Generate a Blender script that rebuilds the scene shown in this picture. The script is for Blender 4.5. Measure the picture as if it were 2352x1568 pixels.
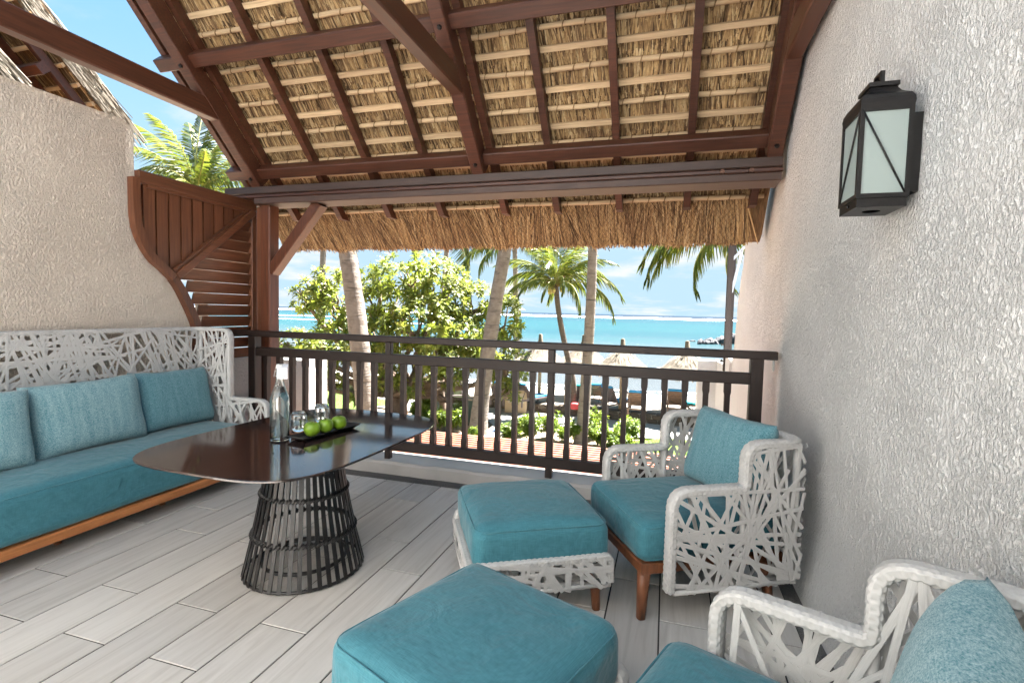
import bpy, math, random
from mathutils import Vector, Matrix, noise
R_ = random.Random(7)
D2 = math.radians
# ------------------------------------------------------------------ scene, camera, world, sun, exposure
scene = bpy.context.scene
for o in list(bpy.data.objects):
    bpy.data.objects.remove(o)
COL = scene.collection
EYE = 1.25
YAW, PITCH, ROLL = D2(16.77), D2(3.30), D2(1.376)
fw = Vector((-math.sin(YAW) * math.cos(PITCH), math.cos(YAW) * math.cos(PITCH), -math.sin(PITCH)))
rt = Vector((math.cos(YAW), math.sin(YAW), 0))
up = rt.cross(fw)
cr = rt * math.cos(ROLL) + up * math.sin(ROLL)
cu = up * math.cos(ROLL) - rt * math.sin(ROLL)
cam_d = bpy.data.cameras.new('camera')
cam_d.sensor_width = 36.0
cam_d.lens = 18.0
cam_d.clip_start = 0.05
cam_d.clip_end = 60000
cam = bpy.data.objects.new('camera', cam_d)
cam.matrix_world = Matrix(((cr.x, cu.x, -fw.x, 0), (cr.y, cu.y, -fw.y, 0), (cr.z, cu.z, -fw.z, EYE), (0, 0, 0, 1)))
COL.objects.link(cam)
scene.camera = cam

SUN_EL, SUN_AZ = D2(62), D2(32)          # azimuth measured from +Y (sea) towards +X (right)
world = bpy.data.worlds.new('World')
scene.world = world
world.use_nodes = True
wn, wl = world.node_tree.nodes, world.node_tree.links
wn.clear()
w_out = wn.new('ShaderNodeOutputWorld')
w_bg = wn.new('ShaderNodeBackground')
w_sky = wn.new('ShaderNodeTexSky')
w_sky.sky_type = 'NISHITA'
w_sky.sun_disc = False
w_sky.sun_elevation = SUN_EL
w_sky.sun_rotation = SUN_AZ
w_sky.air_density = 1.0
w_sky.dust_density = 0.2
w_sky.ozone_density = 1.2
w_bg.inputs['Strength'].default_value = 0.05
# broken trade-wind clouds, the same all round: noise on the direction projected to a flat layer
w_tc = wn.new('ShaderNodeTexCoord')
w_sep = wn.new('ShaderNodeSeparateXYZ')
wl.new(w_tc.outputs['Generated'], w_sep.inputs[0])
w_z = wn.new('ShaderNodeMath'); w_z.operation = 'ADD'; w_z.inputs[1].default_value = 0.16
w_zm = wn.new('ShaderNodeMath'); w_zm.operation = 'MAXIMUM'; w_zm.inputs[1].default_value = 0.1
wl.new(w_sep.outputs['Z'], w_z.inputs[0]); wl.new(w_z.outputs[0], w_zm.inputs[0])
w_dx = wn.new('ShaderNodeMath'); w_dx.operation = 'DIVIDE'
w_dy = wn.new('ShaderNodeMath'); w_dy.operation = 'DIVIDE'
wl.new(w_sep.outputs['X'], w_dx.inputs[0]); wl.new(w_zm.outputs[0], w_dx.inputs[1])
wl.new(w_sep.outputs['Y'], w_dy.inputs[0]); wl.new(w_zm.outputs[0], w_dy.inputs[1])
w_cmb = wn.new('ShaderNodeCombineXYZ')
wl.new(w_dx.outputs[0], w_cmb.inputs[0]); wl.new(w_dy.outputs[0], w_cmb.inputs[1])
w_cmb.inputs[2].default_value = 1.3
w_n = wn.new('ShaderNodeTexNoise')
w_n.inputs['Scale'].default_value = 1.15
w_n.inputs['Detail'].default_value = 9
w_n.inputs['Roughness'].default_value = 0.58
wl.new(w_cmb.outputs[0], w_n.inputs['Vector'])
w_r = wn.new('ShaderNodeMapRange')
w_r.inputs['From Min'].default_value = 0.50
w_r.inputs['From Max'].default_value = 0.70
w_r.interpolation_type = 'SMOOTHSTEP'
# cloud banks overlap towards the horizon, all the way round
w_h = wn.new('ShaderNodeMapRange')
w_h.inputs['From Min'].default_value = 0.0; w_h.inputs['From Max'].default_value = 0.42
w_h.inputs['To Min'].default_value = 0.06; w_h.inputs['To Max'].default_value = 0.0
wl.new(w_sep.outputs['Z'], w_h.inputs['Value'])
w_a = wn.new('ShaderNodeMath'); w_a.operation = 'ADD'
wl.new(w_n.outputs['Fac'], w_a.inputs[0]); wl.new(w_h.outputs[0], w_a.inputs[1])
wl.new(w_a.outputs[0], w_r.inputs['Value'])
w_m = wn.new('ShaderNodeMix'); w_m.data_type = 'RGBA'
wl.new(w_r.outputs[0], w_m.inputs[0])
w_hz = wn.new('ShaderNodeMapRange'); w_hz.interpolation_type = 'SMOOTHSTEP'
w_hz.inputs['From Min'].default_value = 0.10; w_hz.inputs['From Max'].default_value = 0.45
w_hz.inputs['To Min'].default_value = 1.0; w_hz.inputs['To Max'].default_value = 0.0
wl.new(w_sep.outputs['Z'], w_hz.inputs['Value'])
w_mh = wn.new('ShaderNodeMix'); w_mh.data_type = 'RGBA'
w_ms = wn.new('ShaderNodeMix'); w_ms.data_type = 'RGBA'; w_ms.inputs[0].default_value = 0.8
wl.new(w_sky.outputs[0], w_ms.inputs[6]); w_ms.inputs[7].default_value = (.42, 1.0, 1.5, 1)   # deep clear blue overhead
wl.new(w_hz.outputs[0], w_mh.inputs[0]); wl.new(w_ms.outputs[2], w_mh.inputs[6])
w_mh.inputs[7].default_value = (1.02, 1.45, 1.78, 1)      # pale maritime haze
wl.new(w_mh.outputs[2], w_m.inputs[6])
w_m.inputs[7].default_value = (1.75, 1.78, 1.82, 1)
wl.new(w_m.outputs[2], w_bg.inputs['Color'])
wl.new(w_bg.outputs[0], w_out.inputs['Surface'])

sun_d = bpy.data.lights.new('sun', 'SUN')
sun_d.energy = 5.0
sun_d.angle = D2(0.53)
sun_d.color = (1.0, 0.97, 0.935)
sun = bpy.data.objects.new('sun', sun_d)
sd = Vector((math.sin(SUN_AZ) * math.cos(SUN_EL), math.cos(SUN_AZ) * math.cos(SUN_EL), math.sin(SUN_EL)))
sun.rotation_euler = sd.to_track_quat('Z', 'Y').to_euler()
sun.location = (6, 12, 20)
COL.objects.link(sun)
scene.view_settings.view_transform = 'Standard'
scene.view_settings.look = 'None'
scene.view_settings.gamma = 1.0
scene.view_settings.use_curve_mapping = False
scene.view_settings.exposure = 3.56
scene.cycles.max_bounces = 8
scene.cycles.diffuse_bounces = 4
scene.cycles.use_adaptive_sampling = True
scene.cycles.adaptive_threshold = 0.02
scene.cycles.glossy_bounces = 3
scene.cycles.transmission_bounces = 8
scene.cycles.caustics_refractive = False
scene.cycles.caustics_reflective = False

# ------------------------------------------------------------------ helpers
PXF, PCX, PCY = 1176.0, 1176.0, 784.0
def at(px, py, depth):
    """world point seen at (px,py) of a 2352x1568 frame, 'depth' metres in front of the eye"""
    return Vector((0, 0, EYE)) + (cr * ((px - PCX) / PXF) - cu * ((py - PCY) / PXF) + fw) * depth
def on_z(px, py, z):
    d = cr * ((px - PCX) / PXF) - cu * ((py - PCY) / PXF) + fw
    return Vector((0, 0, EYE)) + d * ((z - EYE) / d.z)

MATS = {}
class NB:
    """small node-tree builder"""
    def __init__(s, name):
        s.m = bpy.data.materials.new(name); s.m.use_nodes = True
        s.n, s.l = s.m.node_tree.nodes, s.m.node_tree.links
        s.b = s.n['Principled BSDF']; s._tc = None
    def tc(s, kind='Object'):
        if s._tc is None: s._tc = s.n.new('ShaderNodeTexCoord')
        return s._tc.outputs[kind]
    def mapping(s, scale=(1, 1, 1), rot=(0, 0, 0), kind='Object'):
        n = s.n.new('ShaderNodeMapping'); n.inputs['Scale'].default_value = scale; n.inputs['Rotation'].default_value = rot
        s.l.new(s.tc(kind), n.inputs['Vector']); return n.outputs[0]
    def noise(s, scale, detail=4, rough=.55, vec=None, dist=0):
        n = s.n.new('ShaderNodeTexNoise'); n.inputs['Scale'].default_value = scale
        n.inputs['Detail'].default_value = detail; n.inputs['Roughness'].default_value = rough; n.inputs['Distortion'].default_value = dist
        s.l.new(vec if vec is not None else s.tc(), n.inputs['Vector']); return n.outputs['Fac']
    def voronoi(s, scale, vec=None, feature='F1'):
        n = s.n.new('ShaderNodeTexVoronoi'); n.inputs['Scale'].default_value = scale; n.feature = feature
        s.l.new(vec if vec is not None else s.tc(), n.inputs['Vector']); return n.outputs['Distance']
    def wave(s, scale, vec=None, axis='X', dist=0, detail=2, dscale=1):
        n = s.n.new('ShaderNodeTexWave'); n.bands_direction = axis; n.inputs['Scale'].default_value = scale
        n.inputs['Distortion'].default_value = dist; n.inputs['Detail'].default_value = detail; n.inputs['Detail Scale'].default_value = dscale
        s.l.new(vec if vec is not None else s.tc(), n.inputs['Vector']); return n.outputs['Fac']
    def rng(s, v, a, b, c=0, d=1):
        n = s.n.new('ShaderNodeMapRange')
        for i, x in enumerate((a, b, c, d)): n.inputs[i + 1].default_value = x
        s.l.new(v, n.inputs[0]); return n.outputs[0]
    def math(s, op, a, b=None):
        n = s.n.new('ShaderNodeMath'); n.operation = op
        for i, x in enumerate((a, b)):
            if x is None: continue
            if isinstance(x, (int, float)): n.inputs[i].default_value = x
            else: s.l.new(x, n.inputs[i])
        return n.outputs[0]
    def ramp(s, v, stops, interp='LINEAR'):
        n = s.n.new('ShaderNodeValToRGB'); e = n.color_ramp.elements; n.color_ramp.interpolation = interp
        while len(e) < len(stops): e.new(.5)
        for k, (p, c) in enumerate(stops): e[k].position = p; e[k].color = (*c, 1)
        s.l.new(v, n.inputs[0]); return n.outputs[0]
    def mix(s, f, a, b, mode='MIX'):
        n = s.n.new('ShaderNodeMix'); n.data_type = 'RGBA'; n.blend_type = mode
        for i, x in ((0, f), (6, a), (7, b)):
            if isinstance(x, (int, float)): n.inputs[i].default_value = x
            elif isinstance(x, tuple): n.inputs[i].default_value = (*x, 1)
            else: s.l.new(x, n.inputs[i])
        return n.outputs[2]
    def island(s):
        return s.n.new('ShaderNodeNewGeometry').outputs['Random Per Island']
    def objrand(s):
        return s.n.new('ShaderNodeObjectInfo').outputs['Random']
    def bump(s, h, strength=.3, dist=.01):
        n = s.n.new('ShaderNodeBump'); n.inputs['Strength'].default_value = strength; n.inputs['Distance'].default_value = dist
        s.l.new(h, n.inputs['Height']); s.l.new(n.outputs[0], s.b.inputs['Normal'])
    def col(s, c):
        if isinstance(c, tuple): s.b.inputs['Base Color'].default_value = (*c, 1)
        else: s.l.new(c, s.b.inputs['Base Color'])
    def rough(s, v):
        if isinstance(v, (int, float)): s.b.inputs['Roughness'].default_value = v
        else: s.l.new(v, s.b.inputs['Roughness'])
    def set(s, **k):
        for a, v in k.items(): s.b.inputs[a.replace('_', ' ')].default_value = v
    def translucent(s, color, fac):
        t = s.n.new('ShaderNodeBsdfTranslucent')
        if isinstance(color, tuple): t.inputs[0].default_value = (*color, 1)
        else: s.l.new(color, t.inputs[0])
        mx = s.n.new('ShaderNodeMixShader'); mx.inputs[0].default_value = fac
        s.l.new(s.b.outputs[0], mx.inputs[1]); s.l.new(t.outputs[0], mx.inputs[2])
        s.l.new(mx.outputs[0], s.n['Material Output'].inputs['Surface'])

def m_plain(name, c, rough=.6, var=.12, scale=9, bump=0, metal=0, spec=.5):
    b = NB(name); n = b.noise(scale, 5)
    lo = tuple(x * (1 - var) for x in c); hi = tuple(min(1, x * (1 + var)) for x in c)
    b.col(b.ramp(n, [(.3, lo), (.7, hi)])); b.rough(rough); b.set(Metallic=metal, Specular_IOR_Level=spec)
    if bump: b.bump(b.noise(scale * 6, 6), bump, .004)
    MATS[name] = b.m; return b.m

def m_wood(name, lo, hi, grain=(2, 40, 40), rough=.45, bump=.15, orand=.25):
    b = NB(name); v = b.mapping(grain)
    n = b.noise(1.6, 6, .6, v, .6)
    f = b.noise(.9, 3)
    c = b.ramp(n, [(.25, lo), (.75, hi)])
    o = b.rng(b.objrand(), 0, 1, 1 - orand, 1 + orand)
    hsv = b.n.new('ShaderNodeHueSaturation'); b.l.new(c, hsv.inputs['Color']); b.l.new(o, hsv.inputs['Value'])
    wn_ = b.rng(b.noise(7, 6, .75, b.mapping(tuple(.2 + g * .12 for g in grain))), .62, .74, 0, .35)
    cc = b.mix(b.rng(f, .3, .7, 0, .3), hsv.outputs[0], tuple(x * .55 for x in lo))
    b.col(b.mix(wn_, cc, tuple(min(1, x * 1.7 + .02) for x in hi)))
    b.rough(b.rng(n, 0, 1, rough - .1, rough + .15)); b.bump(n, bump, .003)
    MATS[name] = b.m; return b.m

def m_leaf(name, cols, trans=.35, tcol=(.25, .4, .04), rough=.42):
    b = NB(name); i = b.island()
    k = len(cols) - 1
    c = b.ramp(i, [(j / k, cc) for j, cc in enumerate(cols)])
    b.col(c); b.rough(rough); b.set(Specular_IOR_Level=.35)
    b.translucent(b.mix(.5, c, tcol), trans)
    MATS[name] = b.m; return b.m

# --- materials
def build_materials():
    # stucco walls: coarse roughcast relief
    for nm, c1, c2, stain_shade in (('stucco_white', (.80, .80, .79), (.88, .88, .87), (.50, .49, .47)),
                             ('stucco_beige', (.76, .655, .555), (.86, .76, .655), (.54, .44, .36)),
                             ('stucco_plain', (.74, .725, .69), (.84, .83, .80), (.48, .45, .40))):
        b = NB(nm)
        v = b.mapping((1, 1, .66))
        a = b.noise(84, 5, .6, v, .15)
        e = b.noise(120, 4, .6, v)
        p = b.noise(3.2, 4, .6)
        h = b.math('ADD', b.rng(a, .42, .58, 0, 1), b.math('MULTIPLY', b.rng(e, .35, .65, 0, 1), .35))
        h = b.math('MULTIPLY', h, b.rng(p, .35, .65, .7, 1.2))
        big = b.noise(1.1, 4)
        c = b.ramp(big, [(.3, c1), (.7, c2)])
        stain = b.math('MULTIPLY', b.rng(b.noise(1, 5, .7, b.mapping((5, 5, .9)), .8), .55, .72, 0, 1), b.rng(b.noise(1.3, 3), .50, .68, 0, .22))
        c = b.mix(stain, c, tuple(x * .8 for x in stain_shade))
        pit_shade = b.rng(a, .30, .45, .35, 0)  # shade painted into the colour where the relief dips
        b.col(b.mix(pit_shade, c, stain_shade)); b.rough(.88); b.set(Specular_IOR_Level=.25)
        b.bump(h, .9, .0125)
        MATS[nm] = b.m
    m_wood('timber', (0.03395, 0.01139, 0.005956), (0.1116, 0.03558, 0.01721), rough=.42)
    m_wood('timber_x', (0.03752, 0.01281, 0.006619), (0.1162, 0.037, 0.01787), rough=.42)
    m_wood('timber_y', (0.03752, 0.01281, 0.006619), (0.1162, 0.037, 0.01787), grain=(40, 2, 40), rough=.42)
    m_wood('timber_z', (0.06234, 0.01986, 0.009232), (0.1714, 0.0546, 0.02462), grain=(40, 40, 2), rough=.42)
    m_wood('timber_grey', (0.03057, 0.01518, 0.01024), (0.07641, 0.03878, 0.02656), rough=.5)
    m_wood('screen_z', (0.0765, 0.027, 0.0126), (0.198, 0.0738, 0.0342), grain=(40, 40, 2), rough=.42, orand=.2)
    m_wood('screen_y', (0.0765, 0.027, 0.0126), (0.207, 0.0774, 0.036), grain=(40, 2, 40), rough=.42, orand=.2)
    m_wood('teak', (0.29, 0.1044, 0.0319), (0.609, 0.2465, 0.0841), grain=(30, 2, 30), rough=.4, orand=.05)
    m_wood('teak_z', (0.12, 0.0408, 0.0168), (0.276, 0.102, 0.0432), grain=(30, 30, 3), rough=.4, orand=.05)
    m_wood('rail_wood', (0.009344, 0.004948, 0.003737), (0.02855, 0.0135, 0.009137), rough=.5, orand=.1)
    m_wood('rail_wood_z', (0.01038, 0.005396, 0.004152), (0.03114, 0.01486, 0.009962), grain=(40, 40, 2), rough=.5, orand=.1)
    m_wood('batten', (.38, .25, .14), (.70, .52, .32), rough=.7, orand=.15)
    m_wood('pergola_wood', (0.182, 0.0504, 0.0245), (0.322, 0.119, 0.063), rough=.55, orand=.1)
    m_wood('post_grey', (.22, .17, .12), (.42, .34, .25), grain=(30, 30, 2), rough=.8)
    # straw
    b = NB('straw'); i = b.island()
    v = b.noise(60, 3)
    c = b.ramp(i, [(0, (0.06185, 0.03594, 0.02128)), (.20, (0.1767, 0.107, 0.05565)), (.45, (0.3711, 0.2353, 0.1105)), (.75, (0.5478, 0.3679, 0.176)), (1, (0.6715, 0.5134, 0.2946))])
    pt = b.noise(2.2, 4, .6)
    c = b.mix(b.rng(pt, .45, .68, 0, .45), c, (0.1944, 0.1112, 0.06138))
    b.col(b.mix(b.rng(v, .5, .75, 0, .55), c, (0.08835, 0.05134, 0.02864))); b.rough(.7); b.set(Specular_IOR_Level=.25)
    b.translucent(c, .18)
    MATS['straw'] = b.m
    b = NB('straw_dark'); v = b.noise(3, 6, .7, b.mapping((60, 4, 4)))
    b.col(b.ramp(v, [(.3, (0.056, 0.032, 0.016)), (.7, (0.272, 0.152, 0.064))])); b.rough(.9); b.bump(v, .6, .02)
    MATS['straw_dark'] = b.m
    b = NB('straw_pale'); i = b.island()
    b.col(b.ramp(i, [(0, (0.09072, 0.07258, 0.0499)), (.5, (0.1724, 0.1407, 0.09979)), (1, (0.2541, 0.2178, 0.1633))])); b.rough(.8)
    MATS['straw_pale'] = b.m
    b = NB('thatch_pale'); v = b.noise(5, 6, .7, b.mapping((30, 4, 4)))
    b.col(b.ramp(v, [(.3, (0.08505, 0.06379, 0.03827)), (.7, (0.2041, 0.1701, 0.1233))])); b.rough(.9); b.bump(v, .8, .03)
    MATS['thatch_pale'] = b.m
    # floor planks (porcelain, wood look), one tone per plank
    b = NB('plank'); v = b.mapping((22, 1.5, 1))
    o = b.objrand(); off = b.n.new('ShaderNodeVectorMath'); off.operation = 'ADD'
    b.l.new(v, off.inputs[0]); cm = b.n.new('ShaderNodeCombineXYZ'); b.l.new(b.math('MULTIPLY', o, 40.), cm.inputs[1]); b.l.new(b.math('MULTIPLY', o, 17.), cm.inputs[0]); b.l.new(cm.outputs[0], off.inputs[1])
    n = b.noise(1.3, 6, .62, off.outputs[0], .8)
    c = b.ramp(n, [(.28, (.44, .415, .385)), (.5, (.535, .51, .48)), (.72, (.59, .565, .535))])
    hsv = b.n.new('ShaderNodeHueSaturation'); b.l.new(c, hsv.inputs['Color']); b.l.new(b.rng(o, 0, 1, .86, 1.10), hsv.inputs['Value'])
    b.col(hsv.outputs[0]); b.rough(b.rng(n, .2, .8, .48, .34)); b.bump(n, .08, .002)
    MATS['plank'] = b.m
    m_plain('grout', (.045, .042, .04), .9)
    b = NB('gutter_aggregate'); a = b.voronoi(160); n = b.noise(5, 4)
    b.col(b.ramp(a, [(.1, (.06, .058, .055)), (.5, (.13, .125, .12))])); b.rough(.9); b.bump(a, .7, .006)
    MATS['gutter_aggregate'] = b.m
    m_plain('kerb_paint', (.42, .40, .38), .7, .12, 3, .2)
    # fabrics
    b = NB('teal_linen'); w1 = b.noise(1, 2, .5, b.mapping((900, 30, 30))); w2 = b.noise(1, 2, .5, b.mapping((30, 900, 30))); w3 = b.noise(1, 2, .5, b.mapping((30, 30, 900)))
    w = b.math('MULTIPLY', b.math('ADD', b.math('ADD', w1, w2), w3), .333)
    big = b.noise(7, 5, .6, None, .6)
    c = b.ramp(w, [(.38, (0.03307, 0.1381, 0.1777)), (.62, (0.06376, 0.2084, 0.2567))])
    b.col(b.mix(b.rng(big, .35, .7, 0, .14), c, (0.08032, 0.2345, 0.2821))); b.rough(.85); b.set(Specular_IOR_Level=.2, Sheen_Weight=.25, Sheen_Roughness=.4)
    wr = b.noise(6, 3, .5, b.mapping((1, 1, 1)), 1.6); w5 = b.noise(1, 3, .5, b.mapping((5, 14, 5)), 1.2)
    b.bump(b.math('ADD', b.math('MULTIPLY', w, .10), b.math('ADD', b.rng(wr, .3, .7, 0, 1), b.math('MULTIPLY', w5, .6))), .30, .014)
    MATS['teal_linen'] = b.m
    for nm, cA, cB in (('teal_weave', (.06, .20, .24), (.36, .50, .53)), ('teal_weave_dark', (.045, .165, .205), (.21, .37, .42))):
        b = NB(nm)
        g1 = b.noise(1, 2, .5, b.mapping((430, 430, 150))); g2 = b.noise(1, 2, .5, b.mapping((150, 150, 400)))
        ln = b.noise(1, 3, .6, b.mapping((38, 38, 3)))
        f = b.math('ADD', b.math('MULTIPLY', b.math('ADD', g1, g2), .5), b.math('MULTIPLY', b.math('SUBTRACT', ln, .5), .22))
        b.col(b.ramp(f, [(.36, cA), (.66, cB)])); b.rough(.9); b.set(Specular_IOR_Level=.15, Sheen_Weight=.15)
        wr = b.noise(7, 3, .5, None, 1.0)
        b.bump(b.math('ADD', b.math('MULTIPLY', f, .5), wr), .35, .010)
        MATS[nm] = b.m
    b = NB('wicker_white'); n = b.noise(14, 5); st = b.noise(1, 2, .5, b.mapping((300, 300, 300)))
    b.col(b.ramp(n, [(.3, (0.4485, 0.4417, 0.4261)), (.7, (0.5572, 0.5503, 0.5429))])); b.rough(.42); b.bump(st, .1, .001); b.set(Specular_IOR_Level=.4)
    MATS['wicker_white'] = b.m
    b = NB('rattan_black'); n = b.noise(30, 4)
    b.col(b.ramp(n, [(.3, (.004, .004, .005)), (.7, (.010, .009, .009))])); b.rough(.36); b.bump(n, .15, .002)
    MATS['rattan_black'] = b.m
    b = NB('table_laminate'); n = b.noise(700, 2); g = b.noise(4, 4)
    b.col(b.ramp(n, [(.4, (.026, .016, .013)), (.75, (.055, .036, .031))])); b.rough(b.rng(g, .3, .7, .06, .11)); b.set(Specular_IOR_Level=.75)
    MATS['table_laminate'] = b.m
    m_plain('black_metal', (.008, .007, .007), .42, .2, 30, .1, spec=.4)
    b = NB('frosted_glass'); n = b.noise(40, 4)
    b.col((.52, .62, .60)); b.rough(.5); b.set(Transmission_Weight=.45, IOR=1.3, Specular_IOR_Level=.3)
    MATS['frosted_glass'] = b.m
    for nm, c, r in (('clear_glass', (.97, 1, .99), .0), ('water', (.93, .99, 1), 0.)):
        b = NB(nm); b.col(c); b.rough(r); b.set(Transmission_Weight=1, IOR=1.45 if nm == 'clear_glass' else 1.33)
        MATS[nm] = b.m
    m_plain('apple_green', (.17, .30, .018), .28, .3, 24)
    m_plain('apple_stem', (.06, .035, .015), .8)
    m_plain('coaster', (.20, .085, .05), .6)
    m_plain('tray_black', (.012, .012, .014), .4, .2, 40, .15)
    m_plain('stopper', (.62, .61, .58), .4)
    m_plain('paper', (.60, .61, .66), .7)
    m_plain('ink', (.035, .05, .055), .6)
    m_plain('steel', (.42, .42, .42), .35, .1, 20, 0, 1)
    m_plain('bolt_rust', (.16, .085, .06), .55, .3, 40, 0, .6)
    # outdoors
    b = NB('sand'); n = b.noise(.6, 6); f = b.noise(14, 6, .7)
    b.col(b.ramp(n, [(.3, (0.3, 0.261, 0.207)), (.7, (0.36, 0.321, 0.264))])); b.rough(.95); b.bump(f, .5, .05)
    MATS['sand'] = b.m
    b = NB('earth'); n = b.noise(1.2, 7, .65); f = b.noise(9, 6, .7)
    b.col(b.ramp(n, [(.3, (0.189, 0.1295, 0.0805)), (.55, (0.294, 0.224, 0.154)), (.75, (0.35, 0.287, 0.21))])); b.rough(.95); b.bump(f, .8, .06)
    MATS['earth'] = b.m
    m_plain('path_concrete', (0.288, 0.2678, 0.2419), .85, .08, 1.5, .3)
    b = NB('lawn'); n = b.noise(1.5, 6); f = b.noise(60, 4)
    b.col(b.ramp(n, [(.3, (0.052, 0.0988, 0.01144)), (.7, (0.104, 0.156, 0.0234))])); b.rough(.9); b.bump(f, .9, .05)
    MATS['lawn'] = b.m
    m_leaf('grass_blade', [(.09, .17, .02), (.16, .27, .03), (.24, .33, .06)], .3, (.35, .5, .05), .6)
    b = NB('wall_stone'); n = b.noise(4, 6, .65); o = b.objrand()
    c = b.ramp(o, [(0, (0.0855, 0.06522, 0.045)), (.35, (0.135, 0.1057, 0.07422)), (.7, (0.117, 0.0765, 0.04725)), (1, (0.18, 0.1508, 0.1125))])
    b.col(b.mix(b.rng(n, .3, .7, 0, .6), c, (0.0585, 0.045, 0.03375))); b.rough(.9); b.bump(b.noise(12, 6, .7), .8, .04)
    MATS['wall_stone'] = b.m
    m_plain('mortar', (0.264, 0.228, 0.18), .95, .2, 6, .5)
    m_plain('bark_palm', (0.252, 0.2135, 0.1785), .9, .35, 5, .8)
    b = NB('bark_palm_ring'); n = b.noise(5, 6, .7); r = b.noise(1, 4, .6, b.mapping((1.4, 1.4, 11)), 1.2)
    c = b.ramp(n, [(.3, (0.1416, 0.1128, 0.08916)), (.7, (0.2465, 0.2098, 0.1757))])
    b.col(b.mix(b.rng(r, .30, .46, .8, 0), c, (0.04721, 0.03935, 0.03148))); b.rough(.9); b.bump(b.math('ADD', n, r), .6, .04)
    MATS['bark_palm_ring'] = b.m
    b = NB('bark_palm_dark'); n = b.noise(5, 6, .7, b.mapping((1, 1, 3)))
    b.col(b.ramp(n, [(.3, (.05, .036, .026)), (.7, (.16, .125, .095))])); b.rough(.9); b.bump(n, .9, .04)
    MATS['bark_palm_dark'] = b.m
    b = NB('bark_dark'); n = b.noise(6, 6, .7, b.mapping((1, 1, .35)))
    b.col(b.ramp(n, [(.3, (0.09375, 0.0625, 0.04375)), (.7, (0.275, 0.2063, 0.15))])); b.rough(.9); b.bump(n, 1, .05)
    MATS['bark_dark'] = b.m
    m_leaf('leaf_tree', [(0.04723, 0.06954, 0.01033), (0.09446, 0.126, 0.01771), (0.1522, 0.1825, 0.02657), (0.2204, 0.239, 0.04797), (0.3149, 0.3042, 0.08118)], .38, (0.3866, 0.4657, 0.04942))
    m_leaf('leaf_flower', [(0.195, 0.234, 0.104), (0.312, 0.338, 0.195)], .3, (0.325, 0.3575, 0.1625), .7)
    m_leaf('leaf_bush', [(0.04576, 0.08643, 0.009151), (0.08643, 0.1474, 0.01271), (0.1424, 0.2135, 0.02034), (0.2034, 0.2644, 0.03559)], .4, (0.2542, 0.3152, 0.0305))
    m_leaf('leaf_palm', [(0.02353, 0.04707, 0.00659), (0.04707, 0.08471, 0.01036), (0.08002, 0.1177, 0.01412), (0.1365, 0.1506, 0.02118), (0.1788, 0.1601, 0.03295)], .42, (0.2118, 0.2353, 0.02353))
    m_leaf('leaf_palm_dry', [(.22, .13, .05), (.34, .22, .09), (.42, .32, .16)], .3, (.45, .35, .12), .7)
    m_plain('rachis', (.30, .30, .075), .5, .2, 4)
    m_plain('coconut', (.34, .27, .07), .5, .3, 6)
    m_plain('fibre', (.22, .14, .065), .95, .35, 12, .8)
    m_plain('lounger_dark', (0.126, 0.098, 0.0924), .5, .2, 10)
    m_plain('lounger_brown', (0.21, 0.1275, 0.0825), .55, .2, 10)
    m_plain('towel_blue', (.03, .24, .50), .9, .15, 10)
    m_plain('towel_teal', (.02, .42, .46), .9, .15, 10)
    m_plain('bag_red', (.50, .05, .05), .7)
    m_plain('sign_tan', (.56, .42, .26), .8, .1, 4, .1)
    m_plain('sign_panel', (.60, .50, .37), .7, .05, 4)
    m_plain('slate', (.13, .12, .13), .5, .2, 6)
    m_plain('bin_green', (.22, .27, .17), .6)
    m_plain('bin_dark', (.035, .06, .05), .5)
    m_plain('lamp_blue', (.10, .16, .28), .4)
    m_plain('rope', (.40, .32, .22), .9)
    m_plain('rock_black', (.045, .045, .05), .8, .5, 3, .9)
    m_plain('boat_white', (.72, .72, .72), .35)
    m_plain('motor_black', (.03, .04, .06), .35)
    m_plain('frame_white', (.58, .62, .68), .5)
    m_plain('foam', (.85, .87, .88), .8, .04, .05)
    b = NB('net'); b.col((.02, .016, .012)); b.rough(.7); MATS['net'] = b.m
    # sea: lagoon colour follows depth of water off the shore (real distance), dark ocean beyond the reef
    b = NB('sea'); sp = b.n.new('ShaderNodeSeparateXYZ'); g = b.n.new('ShaderNodeNewGeometry'); b.l.new(g.outputs['Position'], sp.inputs[0])
    n1 = b.noise(1, 5, .6, b.mapping((.012, .05, 1))); n2 = b.noise(1, 4, .6, b.mapping((.003, .012, 1)))
    y = b.math('MULTIPLY', sp.outputs['Y'], b.rng(n1, .25, .75, .8, 1.2))
    lg = b.math('LOGARITHM', b.math('MAXIMUM', y, 10.), 10.)
    c = b.ramp(b.rng(lg, 1.4, 3.4), [(0, (.050, .056, .058)), (.12, (.046, .055, .060)), (.22, (.036, .051, .057)), (.33, (.008, .044, .050)), (.52, (.0035, .040, .048)), (.68, (.003, .029, .042)), (.71, (.0016, .012, .027)), (1, (.0016, .011, .026))])
    c = b.mix(b.rng(n2, .52, .66, 0, .45), c, (0.001556, 0.02218, 0.03652))
    b.col(c); b.rough(.25); b.set(Specular_IOR_Level=.10, IOR=1.33)
    b.bump(b.math('ADD', b.noise(1, 5, .6, b.mapping((1.0, 2.6, 1))), b.noise(1, 4, .6, b.mapping((.15, .5, 1)))), .45, .25)
    MATS['sea'] = b.m
build_materials()

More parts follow.
